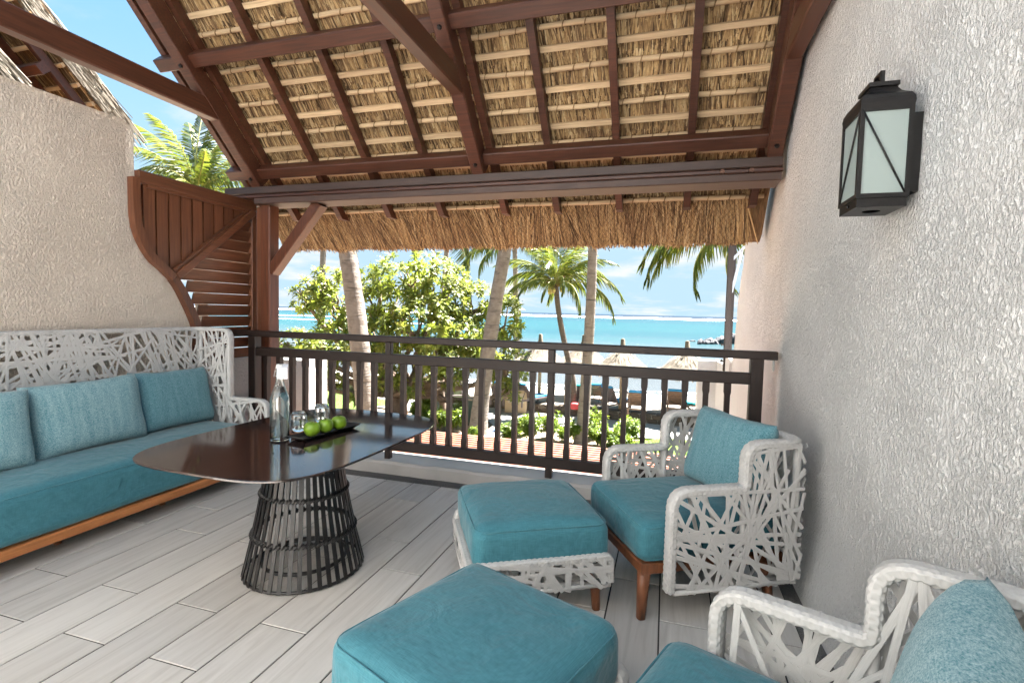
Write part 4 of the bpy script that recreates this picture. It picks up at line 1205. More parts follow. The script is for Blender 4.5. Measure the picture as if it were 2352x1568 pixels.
# ogee roof
prof = [(1.0, .275), (1.02, .287), (.99, .300), (.90, .312), (.74, .320), (.62, .328), (.54, .338), (.50, .346)]
V = []; cxl = (LX0 + LX1) / 2; hx, hy = (LX1 - LX0) / 2, LY1
for k, z in prof: V += [(cxl - hx * k, -hy * k, z), (cxl + hx * k, -hy * k, z), (cxl + hx * k, hy * k, z), (cxl - hx * k, hy * k, z)]
n = len(prof)
tl(MB().add(V, [(r * 4 + i, r * 4 + (i + 1) % 4, (r + 1) * 4 + (i + 1) % 4, (r + 1) * 4 + i) for r in range(n - 1) for i in range(4)] + [(3, 2, 1, 0), tuple(range(4 * n - 4, 4 * n))]), 'roof', 'black_metal', ln)
lbox((cxl - hx * .58, -hy * .58, .346), (cxl + hx * .58, hy * .58, .358), 'cap')
h = MB(); h.box((cxl - .006, -.028, .358), (cxl + .006, -.018, .388)); h.box((cxl - .006, .018, .358), (cxl + .006, .028, .388)); h.box((cxl - .006, -.028, .388), (cxl + .006, .028, .398))
tl(h, 'handle', 'black_metal', ln)
# base tray with a round hole (ring + skirt)
m = MB(); m.box((LX0 + .004, LY0 + .004, -.014), (LX1 - .004, LY0 + .007, .012)); m.box((LX0 + .004, LY1 - .007, -.014), (LX1 - .004, LY1 - .004, .012)); m.box((LX0 + .004, LY0 + .007, -.014), (LX0 + .007, LY1 - .007, .012)); m.box((LX1 - .007, LY0 + .007, -.014), (LX1 - .004, LY1 - .007, .012))
V = []; k = 24
for i in range(k):
    a = 2 * math.pi * i / k; c, s = math.cos(a), math.sin(a); mx = max(abs(c), abs(s))
    V += [(cxl + .024 * c, .024 * s, -.0142), (cxl + (hx - .004) * c / mx, (hy - .004) * s / mx, -.0142)]
m.add(V, [(2 * i, 2 * i + 1, (2 * i + 3) % (2 * k), (2 * i + 2) % (2 * k)) for i in range(k)])
tl(m, 'base', 'black_metal', ln)
lbox((LX1, LY0 + .03, .03), (.045, LY1 - .03, .26), 'wall_bracket')
tl(MB().tube([(cxl, 0, .0), (cxl, 0, .085)], .016, 12), 'lamp_holder', 'black_metal', ln)
tl(MB().lathe([(0, .085), (.014, .09), (.026, .125), (.028, .15), (.02, .175), (0, .183)], 16, (cxl, 0, 0)), 'bulb', 'stopper', ln)
tl(MB().tube([(LX0 + .002, -.02, -.002), (LX0 - .006, -.02, -.002)], .005, 8), 'screw', 'black_metal', ln)
# ------------------------------------------------------------------ ground, path, beach, sea
GZ, BZ, SEA = -3.15, -2.74, -3.22
WALL_LINE = [(-40, 26.5), (-11, 22.25), (-7.7, 21.75), (-4.7, 21.5), (0, 21.05), (12, 20.2), (30, 19)]
def wl_y(x):
    for (a, b), (c, d) in zip(WALL_LINE, WALL_LINE[1:]):
        if a <= x <= c: return b + (d - b) * (x - a) / (c - a)
    return WALL_LINE[0][1] if x < 0 else WALL_LINE[-1][1]
m = MB(); nx, ny = 90, 44
V = [(-40 + 70 * i / nx, 1.5 + (wl_y(-40 + 70 * i / nx) - .05 - 1.5) * j / ny, GZ + .05 * noise.noise(Vector((i * .35, j * .35, 0)))) for i in range(nx + 1) for j in range(ny + 1)]
m.add(V, [(i * (ny + 1) + j, (i + 1) * (ny + 1) + j, (i + 1) * (ny + 1) + j + 1, i * (ny + 1) + j + 1) for i in range(nx) for j in range(ny)], True)
struct('ground', m, 'earth')
# concrete path along the wall plus a spur towards the building
m = MB(); V = []
n = 60
for i in range(n + 1):
    x = -40 + 70 * i / n; w = .12 * math.sin(x * .7)
    V += [(x, wl_y(x) - 2.55 + w, GZ + .075), (x, wl_y(x) - .08, GZ + .075)]
m.add(V, [(2 * i, 2 * i + 2, 2 * i + 3, 2 * i + 1) for i in range(n)])
sp = [(-6.9, 19.4), (-6.2, 18.3), (-5.95, 16.5), (-5.9, 14.0), (-5.9, 10)]
sq = [(-4.3, 19.2), (-4.95, 18.1), (-5.0, 16.5), (-4.9, 14.0), (-4.9, 10)]
V = [(x, y, GZ + .079) for a, b in zip(sp, sq) for x, y in (a, b)]
m.add(V, [(2 * i, 2 * i + 2, 2 * i + 3, 2 * i + 1) for i in range(4)])
struct('path', m, 'path_concrete')
# lawn patches
m = MB()
for cx, cy, rx, ry in ((.6, 16.6, 2.3, 2.0), (-15.6, 20.0, 3.6, 2.6), (-2.6, 15.0, 1.2, .9)):
    k = 40; V = [(cx, cy, GZ + .085)] + [(cx + rx * (1 + .12 * math.sin(5 * a) + .06 * math.sin(11 * a)) * math.cos(a), cy + ry * (1 + .1 * math.cos(4 * a)) * math.sin(a), GZ + .085) for a in [2 * math.pi * i / k for i in range(k)]]
    m.add(V, [(0, 1 + i, 1 + (i + 1) % k) for i in range(k)])
struct('lawn', m, 'lawn')
gr = MB()
for cx, cy, rx, ry, cnt in ((.6, 16.6, 2.2, 1.9, 5200), (-15.6, 20.0, 3.5, 2.5, 5200), (-2.6, 15.0, 1.1, .8, 1500)):
    for _ in range(cnt):
        a, r = R_.uniform(0, 6.283), math.sqrt(R_.random())
        p = Vector((cx + rx * r * math.cos(a), cy + ry * r * math.sin(a), GZ + .085))
        blade(gr, p, Vector((R_.gauss(0, .35), R_.gauss(0, .35), 1)).normalized(), Vector((R_.gauss(0, 1), -1, 0)).normalized(), R_.uniform(.03, .08), .012)
o = gr.build('grass', 'grass_blade'); tag(o, 'short bright lawn grass below the balcony', 'grass', kind='stuff')
# beach sloping into the water
m = MB(); V = []; nx, ny = 80, 30
for i in range(nx + 1):
    x = -60 + 110 * i / nx
    for j in range(ny + 1):
        t = j / ny; y0 = wl_y(max(-40, min(30, x))) - .02; y1 = 34 + .6 * math.sin(x * .22); y = y0 + (y1 - y0) * t
        z = BZ + .02 - .80 * smooth(.15, 1, t) + .035 * noise.noise(Vector((x * .9, y * .9, 0))) * (1 - t)
        V.append((x, y, z))
m.add(V, [(i * (ny + 1) + j, (i + 1) * (ny + 1) + j, (i + 1) * (ny + 1) + j + 1, i * (ny + 1) + j + 1) for i in range(nx) for j in range(ny)], True)
struct('beach', m, 'sand')
m = MB(); ys = [24.5, 40, 70, 130, 260, 520, 1050, 2200, 6000, 45000]
V = [(s * max(160, y * 3), y, SEA) for y in ys for s in (-1, 1)]
m.add(V, [(2 * i, 2 * i + 1, 2 * i + 3, 2 * i + 2) for i in range(len(ys) - 1)])
struct('sea', m, 'sea')
# breakers on the reef and wash on the shore
rf = MB()
def foam_band(x0, x1, y, n, w, hgt, amp):
    V = []
    for i in range(n + 1):
        x = x0 + (x1 - x0) * i / n; k = max(0, noise.noise(Vector((i * .31, y, 0))) * .7 + .55) * (1 if amp else 1)
        yy = y + amp * noise.noise(Vector((i * .09, 1, y)))
        V += [(x, yy - w * k, SEA + .02), (x, yy, SEA + .02 + hgt * k), (x, yy + w * k * .6, SEA + .02)]
    rf.add(V, [(3 * i + j, 3 * i + 3 + j, 3 * i + 4 + j, 3 * i + 1 + j) for i in range(n) for j in (0, 1)], True)
foam_band(-1500, 1100, 640, 420, 60, 1.9, 50)
foam_band(-1400, 500, 800, 300, 60, 1.6, 60)
foam_band(-420, -95, 215, 120, 4, .35, 16)
foam_band(-230, -70, 150, 60, 1.2, .2, 10)
o = rf.build('breakers', 'foam'); tag(o, 'white line of waves breaking on the reef', 'surf', kind='stuff')
rf = MB()
for yy, w in ((28.3, .20), (29.6, .12), (31.0, .08)):
    V = []; n = 160
    for i in range(n + 1):
        x = -30 + 45 * i / n; y = yy + .35 * math.sin(x * .5) + .25 * noise.noise(Vector((x * .9, yy, 0))); k = max(.02, .5 + noise.noise(Vector((x * .8, yy, 4))))
        V += [(x, y - w * k, SEA + .012), (x, y, SEA + .035), (x, y + w * k, SEA + .012)]
    rf.add(V, [(3 * i + j, 3 * i + 3 + j, 3 * i + 4 + j, 3 * i + 1 + j) for i in range(n) for j in (0, 1)], True)
o = rf.build('shore_wash', 'foam'); tag(o, 'thin white wash of foam along the beach edge', 'surf', kind='stuff')

# ------------------------------------------------------------------ stone wall, stone by stone
sw = thing('stone_wall', 'low wall of brown rubble stones between path and beach', 'wall', (-5, 21.6, GZ))
sms = []
for s in range(7):
    rr = random.Random(50 + s); b = rbox(1, 1, 1, .22, 3, 0)
    b.v = [tuple(Vector(p) + noise.noise_vector(Vector(p) * 1.6 + Vector((s * 3, 0, 0))) * .13) for p in b.v]
    me = bpy.data.meshes.new('stone'); me.from_pydata(b.v, [], b.f); me.polygons.foreach_set('use_smooth', [True] * len(me.polygons)); me.materials.append(MATS['wall_stone']); sms.append(me)
core = MB(); V = []
n = 40
for i in range(n + 1):
    x = -16 + 19 * i / n; y = wl_y(x)
    V += [(x, y + .03, GZ), (x, y + .03, BZ + .02), (x, y + .42, BZ + .02), (x, y + .42, GZ)]
core.add(V, [(4 * i + j, 4 * i + 4 + j, 4 * i + 5 + j, 4 * i + 1 + j) for i in range(n) for j in range(3)])
part(core, 'mortar_core', 'mortar', sw)
for row, (z, h) in enumerate(((GZ + .15, .20), (BZ - .10, .19))):
    x = -15.8 + row * .2
    while x < 2.9:
        w = R_.uniform(.26, .52)
        o = link('stone', R_.choice(sms), None, sw); y = wl_y(x + w / 2)
        o.location = (x + w / 2 + 5, y + .06 - 21.6, z + R_.uniform(-.02, .02) - GZ); o.rotation_euler = (R_.uniform(-.1, .1), R_.uniform(-.08, .08), R_.uniform(-.1, .1))
        o.scale = (w * .97, .20, h * R_.uniform(.9, 1.1)); x += w + .012
x = -15.8
while x < 2.9:
    w = R_.uniform(.35, .7); o = link('coping_stone', R_.choice(sms), None, sw); y = wl_y(x + w / 2)
    o.location = (x + w / 2 + 5, y + .22 - 21.6, BZ + .01 - GZ); o.scale = (w * .98, .46, .075); o.rotation_euler = (0, 0, R_.uniform(-.05, .05)); x += w + .01

# ------------------------------------------------------------------ coconut palms
def frond_mesh(L, droop, seed, hang, mat, pairs=52, lw=.040, ll=.74):
    """one coconut frond along +x from the origin, arching down; leaflets hang by 'hang' (0 flat..1 vertical)"""
    rr = random.Random(seed); m = MB(); pts = []; ang = D2(rr.uniform(4, 14)); p = Vector((0, 0, 0)); n = 20
    for i in range(n + 1):
        pts.append(p.copy()); a = ang - droop * (i / n) ** 1.35
        p = p + Vector((math.cos(a), .04 * math.sin(i * .4 + seed), math.sin(a))) * (L / n)
    for k in range(pairs):
        t = .10 + .90 * k / pairs; f = t * n; i = min(int(f), n - 1); q = pts[i].lerp(pts[i + 1], f - i); tn = (pts[i + 1] - pts[i]).normalized()
        sd_ = tn.cross(Vector((0, 0, 1))).normalized(); upv = sd_.cross(tn)
        l = ll * (math.sin(math.pi * min(1, t * .82 + .13)) ** .7) * rr.uniform(.82, 1.1)
        for sg in (-1, 1):
            if rr.random() < .05: continue
            hh = hang + rr.uniform(-.15, .15)
            d = (sd_ * sg * math.cos(hh * 1.35) + tn * (.42 + .5 * t) - Vector((0, 0, 1)) * math.sin(max(0, hh * 1.35)) + upv * .15).normalized()
            nn = d.cross(tn).normalized(); s = nn.cross(d).normalized() * lw * .5; e = Vector((0, 0, -1))
            v0, v1, v2 = q, q + d * l * .5 + e * l * .04, q + (d + e * (.35 + .4 * hang)).normalized() * l
            m.add([v0 - s * .6, v0 + s * .6, v1 + s, v1 - s, v2 + s * .12, v2 - s * .12], [(0, 1, 2, 3), (3, 2, 4, 5)])
    me = bpy.data.meshes.new('frond'); nl = len(m.f)
    m.tube(pts, [.028 * (1 - .9 * i / n) + .003 for i in range(n + 1)], 5)
    me.from_pydata(m.v, [], m.f); me.materials.append(MATS[mat]); me.materials.append(MATS['rachis'])
    for i, pl in enumerate(me.polygons):
        if i >= nl: pl.material_index = 1
    return me
FR = {}
for i, (dr, hg) in enumerate(((D2(60), .45), (D2(85), .7), (D2(110), .85), (D2(35), .3), (D2(125), .95))): FR[i] = frond_mesh(2.9, dr, 30 + i, hg, 'leaf_palm')
FR[5] = frond_mesh(2.6, D2(120), 77, 1.0, 'leaf_palm_dry', 34)
def trunk_mb(path, r0, r1, seed, ring=.13):
    P = fine([tuple(p) for p in path], 14); P = [Vector(p) for p in P]; m = MB(); n = len(P); L = 0; V = []; seg = 14
    for i, p in enumerate(P):
        if i: L += (P[i] - P[i - 1]).length
        t = i / (n - 1); r = r0 + (r1 - r0) * t ** .7 + .10 * r0 * math.exp(-L * 1.2) * 2
        tn = (P[min(i + 1, n - 1)] - P[max(i - 1, 0)]).normalized(); a = Vector((1, 0, 0)); a = (a - tn * a.dot(tn)).normalized(); b = tn.cross(a)
        saw = (L / ring + .15 * noise.noise(Vector((L * 2, seed, 0)))) % 1
        for j in range(seg):
            th = 2 * math.pi * j / seg
            rr = r * (1 + .05 * (1 - saw) + .035 * noise.noise(Vector((math.cos(th) * 2, math.sin(th) * 2, L * 3 + seed))))
            V.append(p + (a * math.cos(th) + b * math.sin(th)) * rr)
    return m.add(V, [(i * seg + j, i * seg + (j + 1) % seg, (i + 1) * seg + (j + 1) % seg, (i + 1) * seg + j) for i in range(n - 1) for j in range(seg)] + [tuple((n - 1) * seg + j for j in range(seg))], True)
def palm(label, path, r0, r1, seed, fronds, nuts=0, scale=1.0, bark='bark_palm_ring'):
    rr = random.Random(seed); base = Vector(path[0]); top = Vector(path[-1])
    t = thing('coconut_palm', label, 'palm tree', base)
    part(trunk_mb(path, r0, r1, seed), 'trunk', bark, t)
    cr_ = MB()
    for k in range(26):
        a = rr.uniform(0, 6.28); d = Vector((math.cos(a), math.sin(a), rr.uniform(.2, 1.2))).normalized()
        blade(cr_, top - Vector((0, 0, .15)), d, Vector((-d.y, d.x, .3)).normalized(), rr.uniform(.3, .6) * scale, .09 * scale, 0, 2)
    part(cr_, 'leaf_sheaths', 'fibre', t)
    for (az, el, kind, sc) in fronds:
        o = link('frond', FR[kind], None, t); o.location = top - base + Vector((0, 0, .05))
        o.rotation_euler = (rr.uniform(-.25, .25), -D2(el), D2(az)); o.scale = (sc * scale,) * 3
    for k in range(nuts):
        a = rr.uniform(0, 6.28); c = top + Vector((.26 * math.cos(a), .26 * math.sin(a), -.18 + rr.uniform(-.16, .08)))
        part(MB().lathe([(0, -.13), (.06, -.11), (.095, -.03), (.09, .05), (.05, .11), (0, .13)], 10, c), 'coconut', 'coconut', t)
    return t
def ringf(rr, n, els, kinds, sc=(.9, 1.15), off=0):
    return [(off + 360 * k / n + rr.uniform(-12, 12), rr.uniform(*els), rr.choice(kinds), rr.uniform(*sc)) for k in range(n)]
q = random.Random(4)
P1 = [at(x, y, 11) for x, y in ((872, 1172), (852, 1010), (838, 900), (825, 780), (808, 640), (797, 570), (786, 480))] + [at(775, 330, 11)]
palm('thick pinkish coconut palm trunk left of the leafy tree trunk', P1, .235, .17, 1, ringf(q, 9, (10, 50), (1, 2), off=10))
P2 = [at(x, y, 18.1) for x, y in ((1097, 1001), (1105, 920), (1122, 800), (1138, 700), (1157, 590), (1172, 500))] + [at(1196, 385, 18.1)]
palm('leaning grey coconut palm trunk in front of the leafy tree', P2, .30, .20, 2, ringf(q, 10, (0, 40), (1, 2, 4), off=20) + [(205, -18, 2, 1.2), (160, -20, 4, 1.15), (235, -12, 2, 1.1)])
P3 = [at(x, y, 21.8) for x, y in ((1302, 960), (1317, 915), (1315, 870), (1303, 815), (1290, 755), (1281, 700))] + [at(1277, 652, 21.8)]
palm('small coconut palm with its whole crown and nuts in view', P3, .15, .105, 3, [(178, 12, 2, .95), (186, 44, 1, .95), (2, 5, 2, 1.05), (350, 45, 1, .9), (200, 62, 0, .9), (330, 66, 0, .95), (120, 58, 1, .9), (60, 60, 1, .9), (270, 50, 2, .75), (300, 20, 4, .65), (240, 70, 3, .8), (90, 75, 3, .9), (20, 62, 0, .95), (150, 70, 0, .9), (265, 5, 4, .55), (8, 24, 2, 1.05), (172, 28, 2, 1.0), (100, 20, 2, 1.0), (45, 35, 1, 1.0), (225, 15, 2, .7), (315, 2, 2, .8)], 11, 1.13, 'bark_palm_dark')
P4 = [at(x, y, 17.4) for x, y in ((1333, 1019), (1342, 930), (1351, 800), (1357, 690), (1361, 590))] + [at(1367, 400, 17.4)]
palm('slim straight grey coconut palm trunk right of the small palm', P4, .20, .15, 4, ringf(q, 9, (5, 45), (1, 2), off=15) + [(20, -12, 2, 1.1), (330, -25, 4, 1.0)])
P5 = [at(x, y, 25) for x, y in ((740, 914), (738, 800), (739, 690), (742, 590))] + [at(746, 470, 25)]
palm('thin distant coconut palm trunk nearest the timber post', P5, .17, .13, 5, ringf(q, 9, (0, 40), (1, 2), off=5) + [(200, -25, 4, 1.1)])
P6 = [at(1770, 1500, 13), at(1775, 1200, 13), at(1770, 800, 13), at(1752, 505, 13)]
palm('green palm hanging its fronds in beside the right wall', P6, .17, .14, 6, [(178, 6, 2, 1.32), (190, -14, 2, 1.05), (170, 16, 2, 1.30), (205, -30, 2, .85), (182, -2, 1, 1.2), (150, 20, 0, 1.1), (240, 5, 1, 1), (90, 20, 1, 1), (20, 20, 1, 1)])
P7 = [at(478, 1040, 14.5), at(468, 800, 14.5), at(458, 600, 14.5), at(452, 448, 14.5)]
palm('lush bright coconut palm above the timber screen', P7, .18, .15, 7, [(95, 70, 0, .85), (60, 55, 0, .8), (130, 60, 0, .8), (180, 20, 1, .95), (200, 45, 0, .9), (350, 25, 1, .85), (330, 50, 1, .8), (10, 0, 2, .8), (160, -5, 2, .9), (230, 10, 1, .8), (300, 15, 1, .75), (265, 40, 2, .7), (285, 5, 4, .6), (245, -15, 4, .6), (40, 20, 1, .9), (190, 0, 1, .9), (110, 82, 3, 1.0), (75, 78, 3, .95), (150, 75, 0, .95), (20, 68, 0, .9), (215, 60, 0, .9), (175, 40, 1, 1.0), (5, 38, 1, .95), (280, 62, 0, .8)], 0, 1.0)
P8 = [at(1010, 960, 33), at(1018, 700, 33), at(1030, 520, 33)]
palm('yellowing palm behind the leafy tree with a frond hanging down', P8, .19, .14, 8, [(190, -15, 4, 1.5), (338, -48, 0, 1.6), (330, -20, 4, 1.4), (350, 8, 2, 1.4), (10, 0, 4, 1.45), (170, 10, 2, 1.3), (90, 30, 1, 1.3), (270, 25, 1, 1.3)])

P9 = [at(1190, 960, 31), at(1186, 720, 31), at(1182, 560, 31)]
palm('far palm behind the leaning trunk spreading yellow-green fronds', P9, .18, .14, 9, [(185, 5, 1, 1.35), (200, -12, 2, 1.3), (165, 18, 1, 1.3), (0, 8, 1, 1.3), (345, -10, 2, 1.25), (20, 25, 0, 1.2), (270, 20, 2, 1), (90, 40, 0, 1.2), (220, 35, 1, 1.1), (320, 35, 1, 1.1)])
# ------------------------------------------------------------------ the big leafy beach tree
def branchy(m, p, d, L, r, depth, rr, tips, target=None):
    pts = [p]; n = 4; dd = d.normalized()
    for i in range(n):
        dd = (dd + Vector((rr.gauss(0, .20), rr.gauss(0, .20), rr.gauss(.04, .14)))).normalized(); p = p + dd * (L / n); pts.append(p)
    m.tube(pts, [r * (1 - .35 * i / n) for i in range(n + 1)], 7 if r > .05 else 5)
    if depth == 0: tips.append((p, dd)); return
    for k in range(rr.choice((2, 3)) if depth > 1 else rr.choice((2, 3, 3))):
        a = Vector((rr.gauss(0, .75), rr.gauss(0, .75), rr.gauss(.10, .45)))
        branchy(m, p, (dd + a).normalized(), L * rr.uniform(.62, .86), r * .64, depth - 1, rr, tips)
    if rr.random() < .6: tips.append((p, dd))
def rosette(lf, fl, p, d, rr, size=.30, n=13, flower=.35):
    d = d.normalized(); a = d.orthogonal().normalized(); b = d.cross(a)
    for k in range(n):
        th = 2.4 * k; e = .95 - 1.25 * (k / n)
        o = (a * math.cos(th) + b * math.sin(th)); dr = (o * math.cos(e) + d * math.sin(e)).normalized()
        nn = (d * math.cos(e) - o * math.sin(e)).normalized(); l = size * rr.uniform(.75, 1.1); w = l * .30
        s = dr.cross(nn).normalized() * w / 2; q = p + d * .03
        v1 = q + dr * l * .55 + nn * l * .03; v2 = q + dr * l - nn * l * .10 - Vector((0, 0, l * .12))
        lf.add([q - s * .25, q + s * .25, v1 + s, v1 - s, v2], [(0, 1, 2, 3), (3, 2, 4)])
    if rr.random() < flower:
        for k in range(16):
            c = p + d * rr.uniform(.05, .22) + Vector((rr.gauss(0, .09), rr.gauss(0, .09), rr.gauss(0, .07)))
            blade(fl, c, Vector((rr.gauss(0, 1), rr.gauss(0, 1), rr.gauss(0, 1))).normalized(), Vector((rr.gauss(0, 1), -1, 1)).normalized(), .055, .05)
tr_rnd = random.Random(17)
tree = thing('beach_tree', 'big spreading leafy beach tree with pale flower clusters behind the railing', 'tree', at(915, 945, 21.5))
wood = MB(); lf = MB(); flw = MB(); tips = []
tb0 = at(912, 950, 21.5)
fork = at(925, 905, 21.3)
wood.tube([tb0 - Vector((0, 0, .3)), at(914, 925, 21.4), fork], [.50, .40, .36], 10)
# (lobe centre px, py, depth, rx px, ry px, rosettes)
LOBES = [(955, 640, 20.5, 118, 58, 210), (880, 690, 20.0, 75, 70, 120), (1010, 690, 20.3, 75, 55, 120), (1085, 690, 20.8, 55, 42, 70), (1145, 735, 20.8, 55, 62, 105),
         (960, 745, 19.6, 100, 62, 170), (1065, 775, 20.2, 75, 50, 110), (740, 655, 20.5, 48, 42, 60), (700, 680, 20.8, 30, 38, 34), (775, 715, 20.2, 42, 50, 55), (865, 770, 19.8, 70, 48, 85),
         (1165, 840, 20.4, 42, 60, 70), (1120, 815, 20.0, 50, 40, 50), (985, 815, 19.8, 80, 36, 70), (690, 790, 18.5, 62, 26, 60), (780, 800, 18.8, 70, 30, 75), (650, 800, 18.0, 36, 24, 26), (880, 850, 19.5, 48, 40, 46), (820, 885, 19.0, 30, 45, 26), (1035, 860, 19.8, 40, 24, 26), (940, 880, 19.4, 34, 36, 24), (1180, 895, 20.4, 18, 34, 18), (735, 870, 18.5, 45, 55, 40), (760, 760, 20, 45, 20, 20)]
for (px, py, dp, rx, ry, cnt) in LOBES:
    c = at(px, py, dp); k = dp / PXF
    mid = fork.lerp(c, .5) + Vector((tr_rnd.gauss(0, .3), tr_rnd.gauss(0, .3), -.25))
    e = c - Vector((0, 0, ry * k * .35))
    wood.tube(fine([tuple(fork), tuple(fork.lerp(mid, .5) + Vector((tr_rnd.gauss(0, .2), tr_rnd.gauss(0, .2), .1))), tuple(mid), tuple(e)], 4), [.23 - .17 * i / 12 for i in range(13)], 7)
    for _ in range(6):
        dv = Vector((tr_rnd.gauss(0, 1), tr_rnd.gauss(0, 1), tr_rnd.gauss(.4, .7))).normalized()
        q1 = c + Vector((dv.x * rx * k * .7, dv.y * rx * k * .6, dv.z * ry * k * .7)); q0 = e.lerp(mid, tr_rnd.uniform(0, .4))
        wood.tube([q0, q0.lerp(q1, .5) + Vector((tr_rnd.gauss(0, .12), tr_rnd.gauss(0, .12), -.1)), q1], [.07, .05, .022], 5)
    for _ in range(int(cnt * .60)):
        while True:
            u = Vector((tr_rnd.uniform(-1, 1), tr_rnd.uniform(-1, 1), tr_rnd.uniform(-1, 1)))
            if .35 < u.length < 1: break
        u *= (u.length ** -.45)
        p = c + cr * (u.x * rx * k) + Vector((0, 1, 0)) * (u.y * rx * k * .8) + Vector((0, 0, u.z * ry * k))
        rosette(lf, flw, p, (Vector((u.x, u.y, u.z + .55)) + Vector((tr_rnd.gauss(0, .3),) * 3)).normalized(), tr_rnd, tr_rnd.uniform(.26, .40))
part(wood, 'trunk', 'bark_dark', tree); part(lf, 'crown', 'leaf_tree', tree); part(flw, 'flower_clusters', 'leaf_flower', tree)
t2 = thing('beach_tree', 'short upright trunk with a small leafy tuft right of the beach tree', 'tree', at(1019, 950, 21.8))
part(MB().tube([at(1020, 953, 21.8), at(1018, 935, 21.8), at(1013, 900, 21.7), at(1012, 868, 21.6), at(1008, 845, 21.6)], [.20, .15, .14, .13, .10], 10), 'trunk', 'bark_dark', t2)
lf = MB(); fl2 = MB()
for _ in range(60):
    p = at(1012 + tr_rnd.gauss(0, 14), 858 + tr_rnd.gauss(0, 10), 21.4 + tr_rnd.gauss(0, .3)); rosette(lf, fl2, p, Vector((tr_rnd.gauss(0, .5), tr_rnd.gauss(0, .5), 1)), tr_rnd, .26, 12, 0)
part(lf, 'crown', 'leaf_tree', t2)

# ------------------------------------------------------------------ shrubs along the path
def bush(label, px, py, dp, wpx, hpx, seed, dens=1.0):
    rr = random.Random(seed); k = dp / PXF; base = at(px, py, dp); base.z = GZ + .05
    t = thing('shrub', label, 'shrub', base, 0, 'light green shrubs beside the path')
    st_, lv = MB(), MB(); w, h = wpx * k, hpx * k
    for s in range(7):
        a = rr.uniform(0, 6.28); e = Vector((math.cos(a) * w * .35, math.sin(a) * w * .35, h * rr.uniform(.5, .95)))
        st_.tube([(0, 0, 0), tuple(e * .5 + Vector((rr.gauss(0, .03), rr.gauss(0, .03), .03))), tuple(e)], [.018, .013, .006], 5)
        for _ in range(int(24 * dens)):
            c = e * rr.uniform(.35, 1.05) + Vector((rr.gauss(0, w * .14), rr.gauss(0, w * .14), rr.gauss(0, h * .10))); c.z = max(c.z, .06)
            rosette(lv, lv, c, Vector((rr.gauss(0, .5), rr.gauss(0, .5), 1)), rr, rr.uniform(.12, .20), 9, 0)
    tl(st_, 'stems', 'bark_dark', t); tl(lv, 'leaves', 'leaf_bush', t)
BUSH = [('lime shrub right of the bollard light, lowest in view', 1172, 1000, 17.0, 40, 45), ('shrub between the bollard light and the signboard', 1196, 985, 18.4, 34, 42), ('lime shrub in front of the signboard foot', 1222, 1000, 17.4, 44, 56), ('leafy shrub right of the signboard', 1262, 995, 17.8, 52, 52),
        ('yellow-green shrub left of the slim palm foot', 1300, 1000, 17.4, 56, 48), ('bright round shrub touching the slim palm foot', 1362, 985, 18.2, 44, 58), ('yellow-green shrub right of the slim palm foot', 1372, 1008, 17.0, 46, 52), ('low shrub second from the lawn', 1402, 1010, 17.0, 44, 44), ('dark-topped round shrub beside the right lawn', 1446, 1000, 17.4, 46, 60), ('low lime shrub in front of the round shrub', 1425, 1018, 16.4, 44, 40),
        ('shrub left of the dark bin', 1060, 965, 20.0, 44, 46), ('lime shrub left of the leaning palm foot', 1040, 985, 18.6, 46, 44), ('shrub below the short upright trunk', 1010, 985, 18.6, 48, 46), ('lime shrub by the table corner', 985, 975, 19.4, 44, 46), ('small shrub at the beach tree foot', 962, 960, 20.4, 36, 36), ('low shrub under the leaning palm', 1075, 1005, 17.0, 36, 30), ('upper shrub at the stone wall left of the upright trunk', 985, 945, 21.6, 36, 40)]
for i, (lb, px, py, dp, w, h) in enumerate(BUSH): bush(lb, px, py, dp, w, h, 200 + i, .9)

# ------------------------------------------------------------------ thatched beach parasols
def parasol(label, base, R, seed, ztop=1.62, zpk=2.55, knob=.42):
    rr = random.Random(seed); t = thing('beach_parasol', label, 'parasol', base, 0, 'thatched parasols on the beach')
    tl(MB().tube([(0, 0, -.1), (.01, 0, ztop + .3)], [.085, .075], 10), 'pole', 'batten', t)
    prof = [(R * .97, ztop - .02), (R, ztop + .04), (R * .82, ztop + .20), (R * .6, ztop + .40), (R * .38, ztop + .60), (R * .2, ztop + .78), (.16, zpk - .02), (.105, zpk + .14), (.085, zpk + knob), (.0, zpk + knob + .04)]
    tl(MB().lathe(prof + [], 26, (0, 0, 0), True, .035, rr).lathe([(R * .97, ztop - .02), (.06, ztop + .30)], 26), 'thatch', 'thatch_pale', t)
    b = MB()
    for _ in range(1500):
        a = rr.uniform(0, 6.28); u = rr.random() ** .6; r = .14 + (R - .14) * u; z = ztop + .05 + (zpk - ztop) * (1 - u) ** 1.25 + .02
        o = Vector((math.cos(a), math.sin(a), 0)); d = (o * .9 - Vector((0, 0, .35 + .55 * u)) + Vector((-o.y, o.x, 0)) * rr.gauss(0, .12)).normalized()
        blade(b, o * r + Vector((0, 0, z)), d, (o * .5 + Vector((0, 0, 1))).normalized(), rr.uniform(.18, .34), .02)
    for _ in range(700):
        a = rr.uniform(0, 6.28); o = Vector((math.cos(a), math.sin(a), 0)); d = (o * .28 - Vector((0, 0, 1)) + Vector((-o.y, o.x, 0)) * rr.gauss(0, .15)).normalized()
        blade(b, o * R * rr.uniform(.94, 1.0) + Vector((0, 0, ztop + .05)), d, o, rr.uniform(.08, .24), .022)
    tl(b, 'straw', 'straw_pale', t, 'stuff')
    tl(MB().tube([(.09 * math.cos(i * math.pi / 6), .09 * math.sin(i * math.pi / 6), zpk + .12) for i in range(13)], .014, 5, True, False), 'binding', 'fibre', t)
def sand_pt(px, py, z=BZ): p = on_z(px, py, z); return p
